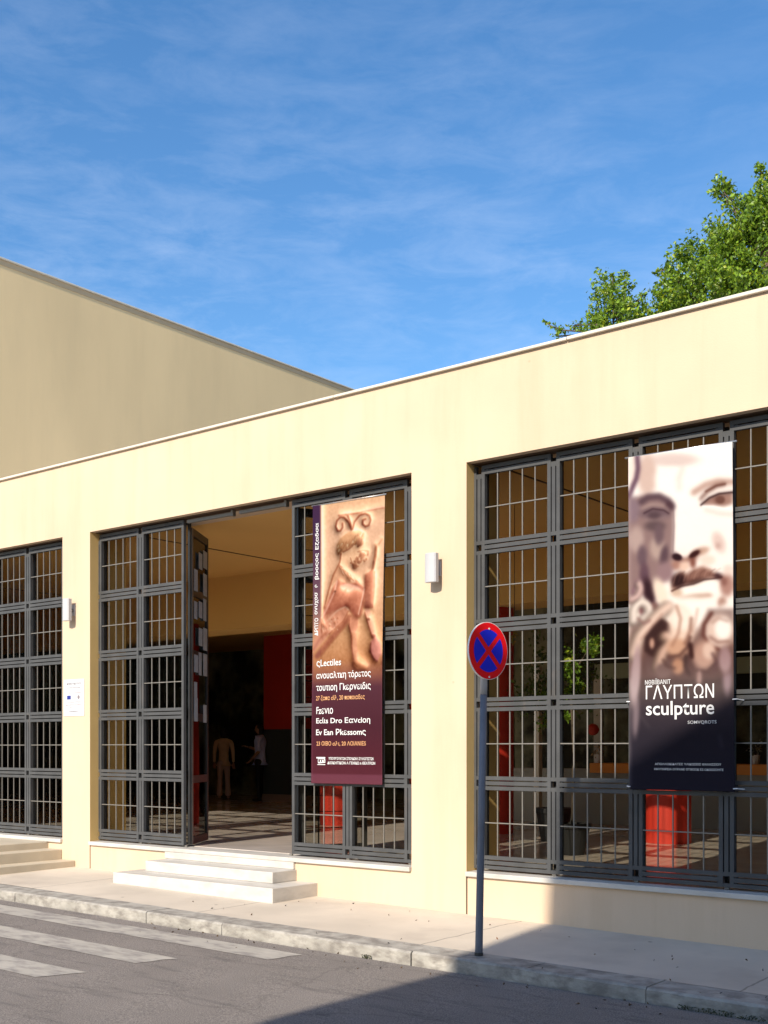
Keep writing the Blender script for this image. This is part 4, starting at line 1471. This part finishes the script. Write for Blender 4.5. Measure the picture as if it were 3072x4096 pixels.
a = MB(); a.add(*face(disc(0.2195), 0.004, 0.0012)); a.build('red_face', M['signred'], plate)
Rb, hw = 0.166, 0.021
for k in range(4):
    pts = []
    off = hw * math.sqrt(2)
    g0 = math.asin(hw / Rb)
    pts.append((off, 0.0))
    for q in range(17):
        an = -math.pi / 4 + g0 + (math.pi / 2 - 2 * g0) * q / 16
        pts.append((Rb * math.cos(an), Rb * math.sin(an)))
    ca_, sa_ = math.cos(k * math.pi / 2), math.sin(k * math.pi / 2)
    pts = [(p[0] * ca_ - p[1] * sa_, p[0] * sa_ + p[1] * ca_) for p in pts]
    a = MB(); a.add(*face(pts, 0.0053, 0.001)); a.build('blue_field', M['signblue'], plate)
for z in (0.172, -0.203):
    a = MB(); a.add(*face([(p[0] + 0.006, p[1] + z) for p in disc(0.008, 12)], 0.0064, 0.003)); a.build('bolt', M['signwhite'], plate)
for z in (0.12, -0.13):
    a = MB()
    p = ax((SC.z + z - pz) / (0.93 - pz))
    a.tube([(p.x, p.y, p.z - 0.016), (p.x, p.y, p.z + 0.016)], 0.034, 16)
    a.build('clamp', M['steel'], spole)


# ---------------------------------------------------------------- leaves
def leaf_mesh(name, parent, pts, size, base, var, up=0.3, seed=1, sun_tint=True):
    """one small folded leaf at each point, turned at random"""
    r = np.random.default_rng(seed)
    n = len(pts)
    pts = np.asarray(pts, float)
    d = r.normal(size=(n, 3)); d[:, 2] -= up; d /= np.linalg.norm(d, axis=1)[:, None]
    q = r.normal(size=(n, 3)); w = np.cross(d, q); w /= np.linalg.norm(w, axis=1)[:, None]
    nn = np.cross(w, d)
    L = size * r.uniform(.7, 1.35, n)[:, None]
    B = L * r.uniform(.42, .6, n)[:, None]
    p0 = pts - d * L * .5; p2 = pts + d * L * .5
    p1 = pts - d * L * .08 + w * B * .5 + nn * L * .10
    p3 = pts - d * L * .08 - w * B * .5 + nn * L * .10
    co = np.stack([p0, p1, p2, p3], 1).reshape(-1, 3) - np.array(rootloc(parent) if parent else (0, 0, 0))
    k = np.arange(n) * 4
    fs = np.concatenate([np.stack([k, k + 1, k + 2], 1), np.stack([k, k + 2, k + 3], 1)])
    me = bpy.data.meshes.new(name)
    me.vertices.add(len(co)); me.vertices.foreach_set('co', co.astype(np.float32).ravel())
    me.loops.add(fs.size); me.loops.foreach_set('vertex_index', fs.astype(np.int32).ravel())
    me.polygons.add(len(fs)); me.polygons.foreach_set('loop_start', np.arange(len(fs), dtype=np.int32) * 3)
    me.update(calc_edges=True)
    t = r.uniform(0, 1, n)
    col = np.ones((n, 4, 4), np.float32)
    b0, b1 = np.array(base[0]), np.array(base[1])
    cc = b0 + (b1 - b0) * t[:, None]
    yel = r.uniform(0, 1, n) < var
    cc[yel] = cc[yel] * np.array([1.9, 1.35, .9])
    col[:, :, :3] = cc[:, None, :]
    ca = me.color_attributes.new('tint', 'FLOAT_COLOR', 'POINT')
    ca.data.foreach_set('color', col.reshape(-1, 4).ravel())
    me.materials.append(M['leaf'])
    o = bpy.data.objects.new(name, me)
    COL.objects.link(o)
    o.parent = parent
    return o


def clumps(ells, per, leaves, rad, seed):
    """leaf positions in short leafy shoots that point outwards, on and inside a set of ellipsoids"""
    r = np.random.default_rng(seed)
    out = []
    for (c, rx, ry, rz_, wgt) in ells:
        n = int(per * wgt)
        v = r.normal(size=(n, 3)); v /= np.linalg.norm(v, axis=1)[:, None]
        k = r.uniform(.15, 1.0, n) ** .5
        bumpy = 1 + .20 * np.sin(v[:, 0] * 6 + seed) * np.cos(v[:, 2] * 5 + 2 * seed) + .16 * np.sin(v[:, 1] * 8 + v[:, 2] * 5)
        ctr = np.array(c) + v * (k * bumpy)[:, None] * np.array([rx, ry, rz_])
        for q, d in zip(ctr, v):
            d = d + np.array([0, 0, .35]) + r.normal(size=3) * .45
            d /= np.linalg.norm(d)
            m_ = r.integers(int(leaves * .4), leaves)
            t_ = r.uniform(-.35, 1.0, m_)[:, None]
            ln = r.uniform(.16, .34)
            out.append(q + d * t_ * ln + r.normal(size=(m_, 3)) * rad * (1.1 - .55 * np.clip(t_, 0, 1)) * r.uniform(.7, 1.2))
    return np.concatenate(out)


def spray(pts, seed, n, w):
    """leaves along a twig"""
    r = np.random.default_rng(seed)
    pts = np.asarray(pts, float)
    t = r.uniform(0, len(pts) - 1, n)
    i = np.minimum(t.astype(int), len(pts) - 2)
    f_ = (t - i)[:, None]
    taper = (1.0 - .65 * t / (len(pts) - 1))[:, None]
    return pts[i] * (1 - f_) + pts[i + 1] * f_ + r.normal(size=(n, 3)) * w * taper


GR = ((0.05, 0.105, 0.008), (0.25, 0.40, 0.026))


def tree(label, base, ells, twigs, trunk_r, seed, per, leaf=0.095):
    t = thing('tree', base, label, 'tree', 'trees behind the hall')
    zc = ells[0][0][2]
    a = MB()
    b = Vector(base)
    top = Vector(ells[0][0])
    mid = b.lerp(top, .5) + Vector((0.1, -0.1, 0))
    a.tube([b, b.lerp(mid, .5), mid, mid.lerp(top, .6), top], [trunk_r * 1.25, trunk_r, trunk_r * .8, trunk_r * .5, trunk_r * .25], 10)
    for e in ells[1:]:
        c = Vector(e[0])
        a.tube([mid, mid.lerp(c, .5) + Vector((0, 0, .25)), c], [trunk_r * .5, trunk_r * .3, trunk_r * .12], 7)
    for tw in twigs:
        a.tube([top] + [Vector(p) for p in tw[0]], [trunk_r * .18] + [0.018] * (len(tw[0]) - 1) + [0.006], 5)
    a.build('trunk', M['bark'], t, smooth=True)
    pts = [clumps(ells, per * .165, 58, .085, seed)]
    for k, (p, n, w) in enumerate(twigs):
        pts.append(spray(p, seed * 10 + k, n, w))
    leaf_mesh('crown', t, np.concatenate(pts), leaf, GR, .10, seed=seed)
    return t


TY = 24.0
def T(px, py, dy=0.0): return tuple(at(px, py, TY + dy))
KP = 1 / 169.0            # metres per photo pixel at that distance
tree('small pointed treetop above the parapet, leftmost of the trees', T(2480, 3230),
     [(T(2480, 1330), .74, .9, .72, 1), (T(2450, 1190), .42, .5, .55, .35), (T(2560, 1270), .36, .4, .36, .25), (T(2385, 1290), .30, .4, .30, .18), (T(2590, 1330), .22, .35, .3, .15)],
     [([T(2450, 1200), T(2452, 1140), T(2449, 1098)], 90, .06), ([T(2400, 1260), T(2388, 1200), T(2384, 1160)], 60, .07), ([T(2360, 1330), T(2250, 1320), T(2205, 1305), T(2172, 1282)], 90, .055),
      ([T(2380, 1300), T(2300, 1300), T(2290, 1312)], 60, .09), ([T(2230, 1345), T(2245, 1320)], 60, .08), ([T(2540, 1220), T(2580, 1170)], 60, .07), ([T(2500, 1180), T(2505, 1130)], 50, .06)],
     .16, 3, 420)
tree('broad treetop above the parapet, between the small tree and the tall tree', T(2760, 3230, .6),
     [(T(2795, 1230, .6), .80, 1.0, .95, 1), (T(2775, 1050, .6), .42, .5, .50, .35), (T(2870, 1110, .6), .5, .5, .5, .35), (T(2705, 1190, .6), .36, .5, .40, .3), (T(2710, 1260, .6), .30, .5, .30, .2)],
     [([T(2770, 1040, .6), T(2763, 980, .6)], 70, .09), ([T(2700, 1110, .6), T(2660, 1080, .6), T(2610, 1094, .6)], 110, .09), ([T(2690, 1140, .6), T(2665, 1140, .6), T(2622, 1136, .6)], 60, .06),
      ([T(2680, 1090, .6), T(2672, 1054, .6)], 50, .07), ([T(2850, 1010, .6), T(2860, 960, .6)], 60, .09), ([T(2660, 1220, .6), T(2645, 1250, .6)], 60, .1)],
     .2, 11, 620)
tree('tall dense tree rising behind the hall at the right edge', T(3060, 3230, -.6),
     [(T(3070, 1050, -.6), 1.25, 1.3, 1.55, 1), (T(2960, 940, -.6), .62, .7, .62, .4), (T(3060, 850, -.6), .62, .7, .60, .4), (T(2935, 1060, -.6), .5, .6, .55, .3), (T(3150, 900, -.6), .9, .9, 1.1, .5), (T(3010, 1190, -.6), .5, .6, .5, .3)],
     [([T(2960, 890, -.6), T(2925, 800, -.6), T(2885, 760, -.6), T(2873, 722, -.6)], 330, .17), ([T(2900, 790, -.6), T(2870, 765, -.6), T(2856, 768, -.6)], 120, .10), ([T(2940, 820, -.6), T(2920, 750, -.6), T(2906, 738, -.6)], 110, .09),
      ([T(3070, 820, -.6), T(3058, 740, -.6), T(3045, 690, -.6), T(3040, 658, -.6)], 200, .12), ([T(2950, 900, -.6), T(2900, 960, -.6), T(2848, 960, -.6)], 130, .13), ([T(2990, 830, -.6), T(3000, 785, -.6)], 80, .09)],
     .3, 21, 900)

# ---------------------------------------------------------------- tall building beyond the left end of the hall
LX = -26.4
nb_ = thing('plain_building', (LX, 24, gz(-30)), 'tall plain tan building with a blank wall, behind the hall at left', 'building')
zt = (2992 - 1035) / 4661 * (at(0, 1030, 1).length * 0 + 1)
# height from the roof line in the photo on the plane x = LX
def atX(px, py, X):
    dx = -sY * FPX + cY * (px - CXP); dy = cY * FPX + sY * (px - CXP)
    t = X / dx
    return Vector((X, dy * t, -(py - HYP) * t))
pA, pB = atX(0, 1034, LX), atX(1415, 1558, LX)
ZT = (pA.z + pB.z) / 2
a = MB(); a.box(LX - 18, LX, 13.0, 42.0, -3, ZT - 0.17); a.build('wall', M['stucco2'], nb_)
a = MB(); a.box(LX - 18.0, LX + 0.012, 12.99, 42.01, ZT - 0.168, ZT - 0.03); a.build('shade_band', mat('shade_band_tone', (0.56, 0.42, 0.26), 0.8, 0.05, 2), nb_)  # darker band: the shade below the roof edge, put into the colour
a = MB(); a.box(LX - 18.05, LX + 0.05, 12.93, 42.06, ZT - 0.028, ZT + 0.02); a.build('roof_edge', M['coping'], nb_, bevel=0.01)

# ---------------------------------------------------------------- building across the street (casts the big shadow)
ob = thing('street_building', (3, -6, gz(3)), 'flat grey building across the street, outside the photo', 'building')
YF = -4.0
dT = (9.30 - YF)
sh = dT * math.tan(SUN_AZ)
up = dT * math.tan(SUN_EL) / math.cos(SUN_AZ)
def src(X, Y, z):      # the point of the front of this building whose shadow falls at X, Y, z
    return (X + (Y - YF) * math.tan(SUN_AZ), z + (Y - YF) * math.tan(SUN_EL) / math.cos(SUN_AZ))
e1 = src(-5.195, 5.42, gz(-5.2) - .11)
prof = [(e1[0] - .15, -3.0), (14.0, -3.0), (14.0, src(0, 9.3, 0.445)[1]), src(-3.73, 9.30, 0.445), src(-4.654, 9.30, -0.116), src(-5.40, 9.38, -0.32),
        src(-5.478, 9.25, -1.63), src(-5.22, 7.27, -1.63), e1]
a = MB()
n = len(prof)
k_ = 0.2
fr = [(x, YF, z) for x, z in prof]
bk = [(x + (k_ * 7 if x < 5 else 0), YF - 7, z) for x, z in prof]
a.add(fr + bk, [tuple(range(n - 1, -1, -1)), tuple(range(n, 2 * n))] + [(i, (i + 1) % n, (i + 1) % n + n, i + n) for i in range(n)])
a.build('wall', mat('render_paint', (0.42, 0.38, 0.33), 0.85, 0.08, 1), ob)
for zz_ in (0.2, 3.4, 6.2):
    for xx_ in (-1.2, 1.4, 4.0, 6.6, 9.2):
        a = MB(); a.box(xx_, xx_ + 1.1, YF - 0.03, YF + 0.02, zz_, zz_ + 1.5); a.build('window', M['dark'], ob)

# ---------------------------------------------------------------- inside the hall: counter, kiosk, plant, people
ck = thing('bar_counter', (-6.5, 16.3, FZ), 'grey bar counter with an orange edge inside the hall', 'counter')
a = MB(); a.box(-10.6, 1.5, 16.2, 16.6, FZ + 0.005, FZ + 0.80); a.build('front_panel', M['wallgrey'], ck)
a = MB(); a.box(-10.62, -8.62, 16.16, 16.62, FZ + 0.801, FZ + 0.86); a.build('counter_top', M['wallgrey'], ck, bevel=0.004)
pO = at(2363, 3052, 16.18)
a = MB(); a.box(pO.x, 1.52, 16.14, 16.62, FZ + 0.801, pO.z); a.build('counter_edge', M['orange'], ck, bevel=0.004)
ks = thing('kiosk_window', (-5, 17.6, FZ), 'dark framed window front behind the orange counter', 'window')
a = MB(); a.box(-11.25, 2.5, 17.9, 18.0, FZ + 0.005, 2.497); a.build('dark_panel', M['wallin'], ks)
for px_ in (2395, 2900, 3200):
    p = at(px_, 2800, 17.5)
    a = MB(); a.box(p.x - 0.07, p.x + 0.07, 17.45, 17.55, FZ + 0.004, 1.149); a.build('post', M['coping'], ks)
a = MB(); a.box(-9.4, 2.4, 17.44, 17.56, 1.151, 1.40); a.build('lintel', mat('green_grey_paint', (0.34, 0.37, 0.25), 0.6, 0.1, 2), ks)
p = at(2152, 2800, 15.6)
ps = thing('pale_post', (p.x, 15.6, FZ), 'thin pale post standing in the hall left of the leafy plant', 'post')
a = MB(); a.box(p.x - 0.045, p.x + 0.045, 15.55, 15.65, FZ + 0.03, 1.25); a.build('shaft', M['coping'], ps)
a = MB(); a.box(p.x - 0.10, p.x + 0.10, 15.50, 15.70, FZ + 0.004, FZ + 0.03); a.build('foot', M['dark'], ps)

# potted plant in the sun behind the wide gate
PY = 11.4
q0 = at(2290, 3300, PY)
pl = thing('potted_plant', (q0.x, PY, FZ), 'tall leafy potted plant behind the bars of the wide gate', 'plant')
a = MB(); a.lathe((q0.x, PY, FZ + 0.004), [(.13, 0), (.19, .30), (.21, .30), (.21, .35), (.17, .35), (.16, .31)], 24); a.build('pot', M['black'], pl, smooth=False)
def Q(px, py, dy=0): return tuple(at(px, py, PY + dy))
stem = [(q0.x, PY, FZ + .3), Q(2295, 3000), Q(2285, 2800), Q(2300, 2680), Q(2360, 2590)]
a = MB(); a.tube(stem, [.02, .016, .014, .010, .006], 8)
a.tube([Q(2285, 2800), Q(2240, 2790), Q(2190, 2840), Q(2172, 2900)], [.012, .010, .008, .005], 6)
a.tube([Q(2288, 2740), Q(2310, 2765)], [.01, .005], 6)
a.build('stem', M['bark'], pl, smooth=True)
pts = np.concatenate([spray([Q(2350, 2580), Q(2395, 2555)], 1, 46, .035), spray([Q(2330, 2570), Q(2345, 2585)], 2, 26, .03), spray([Q(2370, 2590), Q(2375, 2625)], 3, 22, .025),
                      spray([Q(2255, 2640), Q(2280, 2720)], 4, 46, .045), spray([Q(2262, 2765), Q(2325, 2775)], 5, 80, .035), spray([Q(2165, 2780), Q(2200, 2780)], 6, 34, .025),
                      spray([Q(2255, 2860), Q(2280, 2865)], 7, 30, .03), spray([Q(2190, 2860), Q(2172, 2910)], 8, 26, .018), spray([Q(2300, 2740), Q(2320, 2740)], 9, 30, .03),
                      spray([Q(2255, 2600), Q(2300, 2680)], 14, 40, .07)])
pts = np.concatenate([pts, pts + np.random.default_rng(9).normal(size=pts.shape) * .03])
leaf_mesh('foliage', pl, pts, .056, ((.10, .20, .015), (.24, .40, .04)), .15, seed=31)
PY2 = 12.9
q2 = at(2215, 3300, PY2)
p2 = thing('potted_plant', (q2.x, PY2, FZ), 'dark bushy plant standing in the shade behind the sunlit leafy plant', 'plant')
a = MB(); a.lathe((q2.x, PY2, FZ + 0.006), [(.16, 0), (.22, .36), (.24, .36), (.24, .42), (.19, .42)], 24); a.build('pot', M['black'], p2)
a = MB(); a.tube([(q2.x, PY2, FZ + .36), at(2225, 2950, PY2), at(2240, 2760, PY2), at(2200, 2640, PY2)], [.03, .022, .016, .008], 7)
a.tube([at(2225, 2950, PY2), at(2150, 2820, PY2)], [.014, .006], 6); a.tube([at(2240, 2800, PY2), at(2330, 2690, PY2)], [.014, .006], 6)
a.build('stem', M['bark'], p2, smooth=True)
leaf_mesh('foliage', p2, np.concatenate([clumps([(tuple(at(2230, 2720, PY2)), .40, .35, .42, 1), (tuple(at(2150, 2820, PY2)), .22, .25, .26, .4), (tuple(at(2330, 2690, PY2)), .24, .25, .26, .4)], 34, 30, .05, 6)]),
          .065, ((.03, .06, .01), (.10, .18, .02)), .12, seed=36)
# yellowish hanging plant near the top left of the wide gate
hq = at(2055, 2500, PY)
hp = thing('hanging_plant', (hq.x, PY, hq.z), 'small yellowish hanging plant behind the bars above the road sign', 'plant')
a = MB(); a.tube([tuple(at(2058, 2300, PY).xy) + (2.79,), Q(2058, 2500)], .004, 6); a.build('cord', M['dark'], hp)
leaf_mesh('foliage', hp, spray([Q(2062, 2520), Q(2050, 2575)], 41, 60, .022), .04, ((.30, .27, .05), (.5, .42, .12)), .1, seed=32)
# small things on the counter
def counter_pot(px, label, m, col):
    p = at(px, 3040, 16.35)
    t = thing('flower_pot', (p.x, 16.35, pO.z), label, 'plant')
    a = MB(); a.lathe((p.x, 16.35, pO.z + .002), [(.05, 0), (.065, .13), (.055, .13)], 16); a.build('pot', m, t, smooth=False)
    leaf_mesh('foliage', t, np.array([p.x, 16.35, pO.z + .22]) + np.random.default_rng(int(px)).normal(size=(60, 3)) * .06, .05, col, .1, seed=int(px))
counter_pot(3022, 'white flower pot on the orange counter right of the face banner', M['white'], ((.05, .08, .03), (.4, .38, .3)))
counter_pot(2392, 'white flower pot at the left end of the orange counter', M['white'], ((.25, .2, .1), (.5, .42, .3)))
p = at(2372, 2918, 16.35)
lt = thing('red_lantern', (p.x, 16.35, p.z), 'small round red lantern hanging over the left end of the counter', 'lantern')
a = MB(); a.lathe((p.x, 16.35, p.z - .09), [(.03, 0), (.075, .03), (.10, .09), (.075, .15), (.03, .18)], 20); a.build('globe', M['red'], lt, smooth=True)
a = MB(); a.tube([(p.x, 16.35, p.z + .09), (p.x, 16.35, 2.499)], .004, 6); a.build('cord', M['dark'], lt)


# people: one skinned body each, clothes and hair as parts
def skin(name, parent, joints, edges, m, root=0, sub=2, scale=1.0):
    me = bpy.data.meshes.new(name)
    me.from_pydata([tuple(Vector(j[0])) for j in joints], edges, [])
    o = bpy.data.objects.new(name, me)
    COL.objects.link(o)
    o.parent = parent
    md = o.modifiers.new('skin', 'SKIN')
    md.use_smooth_shade = True
    for i, j in enumerate(joints):
        r = j[1] if isinstance(j[1], tuple) else (j[1], j[1])
        me.skin_vertices[0].data[i].radius = r
        me.skin_vertices[0].data[i].use_root = (i == root)
    sm = o.modifiers.new('sub', 'SUBSURF')
    sm.levels = sub
    sm.render_levels = sub
    me.materials.append(m)
    return o


def hand(parent, wrist, dirv, side, m, name='hand'):
    """palm with four curled fingers and a thumb; each its own short skinned chain rooted in the palm"""
    d = Vector(dirv).normalized()
    s_ = Vector(side).normalized()
    n_ = d.cross(s_).normalized()
    w = Vector(wrist)
    J = [(w, .022), (w + d * .05, (.034, .018)), (w + d * .09, (.036, .014))]
    E_ = [(0, 1), (1, 2)]
    for k, (o_, L) in enumerate(((-.030, .062), (-.010, .072), (.010, .068), (.029, .052))):
        i = len(J)
        b_ = w + d * .095 + s_ * o_
        J += [(b_, .010), (b_ + d * L * .55 + n_ * .008, .009), (b_ + d * L * .85 + n_ * .030, .008)]
        E_ += [(2, i), (i, i + 1), (i + 1, i + 2)]
    i = len(J)
    b_ = w + d * .035 - s_ * .036
    J += [(b_, .012), (b_ + d * .035 - s_ * .018 + n_ * .012, .010), (b_ + d * .060 - s_ * .016 + n_ * .026, .009)]
    E_ += [(1, i), (i, i + 1), (i + 1, i + 2)]
    return skin(name, parent, J, E_, m, root=1, sub=1)


def head(parent, c, facing, m, hairm, long_hair):
    f = Vector(facing).normalized()
    sdv = Vector((0, 0, 1)).cross(f)
    me = bpy.data.meshes.new('head')
    bm = bmesh.new()
    bmesh.ops.create_uvsphere(bm, u_segments=24, v_segments=18, radius=1)
    for v in bm.verts:
        x, y, z = v.co
        # y forward
        wx, wy, wz = .074, .094, .115
        if z < -.2: wx *= 1 - .30 * min(1, (-z - .2)); wy *= 1 - .12 * min(1, (-z - .2))
        X, Y, Z = x * wx, y * wy, z * wz
        if y > .6 and abs(x) < .28 and -.35 < z < .12: Y += .022 * (1 - abs(x) / .28) * (1 - abs(z + .18) / .3 if abs(z + .18) < .3 else 0)   # nose
        if y > .5 and abs(abs(x) - .42) < .16 and .02 < z < .24: Y -= .010                                                              # eye sockets
        if y > .6 and abs(x) < .30 and -.58 < z < -.44: Y += .006                                                                        # lips
        if abs(x) > .92 and abs(y) < .25 and -.2 < z < .2: X *= 1.10                                                                     # ears
        p = Vector(c) + sdv * X + f * Y + Vector((0, 0, Z)) - rootloc(parent)
        v.co = p
    bm.to_mesh(me); bm.free()
    me.polygons.foreach_set('use_smooth', [True] * len(me.polygons))
    me.materials.append(m)
    o = bpy.data.objects.new('head', me); COL.objects.link(o); o.parent = parent; hd = o
    # hair: a cap that leaves the face free, with lengths behind
    me = bpy.data.meshes.new('hair')
    bm = bmesh.new()
    bmesh.ops.create_uvsphere(bm, u_segments=26, v_segments=18, radius=1)
    kill = [v for v in bm.verts if (v.co.y > .35 and v.co.z < .52) or (v.co.z < (-.55 if not long_hair else -1.5)) or (v.co.y > .1 and v.co.z < -.1)]
    bmesh.ops.delete(bm, geom=kill, context='VERTS')
    for v in bm.verts:
        x, y, z = v.co
        k = 1.0
        if long_hair and z < 0: k = 1 + .12 * (-z)
        p = Vector(c) + sdv * (x * .084 * k) + f * (y * .104 - .004) + Vector((0, 0, z * .128 - (.05 * (-z) if long_hair and z < 0 else 0))) - rootloc(parent)
        v.co = p
    bm.to_mesh(me); bm.free()
    me.polygons.foreach_set('use_smooth', [True] * len(me.polygons))
    me.materials.append(hairm)
    o = bpy.data.objects.new('hair', me); COL.objects.link(o); o.parent = hd


def person(px, Yp, H, facing, label, top, legs, shoes, pose, long_hair, flare):
    p = at(px, 3000, Yp)
    t = thing('person', (p.x, Yp, FZ + .005), label, 'person')
    f = Vector(facing).normalized()
    r_ = f.cross(Vector((0, 0, 1)))       # person's right
    k = H / 1.70
    def P(s_, fw, z): return r_ * s_ * k + f * fw * k + Vector((0, 0, z * k))
    # torso + arms (upper garment over a continuous body)
    sh_, el, wr = pose
    J = [(P(0, 0, .93), (.155 * k, .105 * k)), (P(0, .0, 1.10), (.140 * k, .10 * k)), (P(0, .0, 1.28), (.165 * k, .11 * k)), (P(0, -.01, 1.40), (.13 * k, .085 * k)), (P(0, 0, 1.475), .055 * k),
         (P(.19, -.01, 1.385), .062 * k), (P(*el[0]), .046 * k), (P(-.19, -.01, 1.385), .062 * k), (P(*el[1]), .046 * k)]
    E_ = [(0, 1), (1, 2), (2, 3), (3, 4), (3, 5), (5, 6), (3, 7), (7, 8)]
    sl = shoes[1]
    if sl == 'long':
        J += [(P(*wr[0]), .034 * k), (P(*wr[1]), .034 * k)]
        E_ += [(6, 9), (8, 10)]
    if long_hair:
        J.append((P(0, 0, .82), (.172 * k, .125 * k)))
        E_.append((0, len(J) - 1))
    skin('upper_garment', t, J, E_, top, root=0)
    # neck and forearms in skin
    skin('neck', t, [(P(0, 0, 1.44), .056 * k), (P(0, .01, 1.55), .052 * k)], [(0, 1)], M['skin'], sub=1)
    if sl != 'long':
        for i in range(2):
            e_, w_ = Vector(P(*el[i])), Vector(P(*wr[i]))
            skin('forearm', t, [(e_.lerp(w_, -.05), .042 * k), (e_.lerp(w_, .4), .040 * k), (w_, .028 * k)], [(0, 1), (1, 2)], M['skin'], sub=1)
    for i in range(2):
        e_, w_ = Vector(P(*el[i])), Vector(P(*wr[i]))
        hand(t, w_ + t.location * 0, (w_ - e_), r_ * (1 if i == 0 else -1) + f * .6, M['skin'])
    hip = .93
    J = [(P(0, 0, .97), (.150 * k, .105 * k)), (P(0, 0, .88), (.155 * k, .11 * k))]
    E_ = [(0, 1)]
    for s_ in (1, -1):
        i = len(J)
        J += [(P(.085 * s_, 0, .78), .088 * k), (P(.09 * s_, .015, .48), .062 * k), (P(.10 * s_, -.005, .25), (.056 if not flare else .066) * k), (P(.105 * s_, -.01, .055), (.052 if not flare else .088) * k)]
        E_ += [(1, i), (i, i + 1), (i + 1, i + 2), (i + 2, i + 3)]
    skin('trousers', t, J, E_, legs, root=1)
    for s_ in (1, -1):
        skin('shoe', t, [(P(.105 * s_, -.06, .04), (.040 * k, .036 * k)), (P(.108 * s_, .05, .034), (.042 * k, .03 * k)), (P(.112 * s_, .15, .026), (.034 * k, .022 * k))], [(0, 1), (1, 2)], shoes[0], sub=1)
    head(t, rootloc(t) + P(0, .02, 1.60), f, M['skin'], M['hair'], long_hair)
    return t


vd = Vector((-0.72, 0.69, 0)).normalized()       # away from the camera
person(895, 18.9, 1.62, vd, 'person seen from behind in a beige top and pale flared trousers', M['beige'], M['pinktr'], (M['shoe'], 'long'),
       (None, ((.225, -.02, 1.13), (-.225, .0, 1.13)), ((.235, .05, .88), (-.23, .05, .89))), True, True)
left = Vector((-0.80, -0.45, 0)).normalized()
person(1040, 18.6, 1.70, left, 'person in a light blue shirt and black trousers with one forearm raised', M['blueshirt'], M['black'], (M['black'], 'short'),
       (None, ((.26, .06, 1.12), (-.24, -.04, 1.10)), ((.22, .33, 1.20), (-.16, .16, .92))), True, False)

# ---------------------------------------------------------------- small litter, moss and leaves by the kerb
def moss(x0, x1, n, seed):
    r = np.random.default_rng(seed)
    xs_ = r.uniform(x0, x1, n)
    pts = np.stack([xs_, KY - 0.012 - r.uniform(0, .02, n), np.array([gz(q) for q in xs_]) - .124 + r.uniform(0, .03, n)], 1)
    return leaf_mesh('weeds', None, pts, .015, ((.025, .036, .008), (.06, .075, .018)), .1, seed=seed)
tag(moss(-3.35, -2.75, 260, 51), kind='stuff')
tag(moss(-6.12, -6.02, 60, 52), kind='stuff')
r = np.random.default_rng(77)
n = 90
xs_ = r.uniform(-9, -2.3, n)
ys_ = np.where(r.uniform(size=n) < .5, r.uniform(KY + .05, WY - .1, n), KY - r.uniform(.02, .5, n) ** 1.2)
zs_ = np.array([gz(a_) + (-.018 + max(0, b_ - KY - .30) / (WY - KY) * .026 + .006 if b_ > KY else -.121) for a_, b_ in zip(xs_, ys_)])
tag(leaf_mesh('fallen_leaves', None, np.stack([xs_, ys_, zs_ + .002], 1), .026, ((.03, .025, .02), (.16, .10, .05)), .1, up=0, seed=78), kind='stuff')
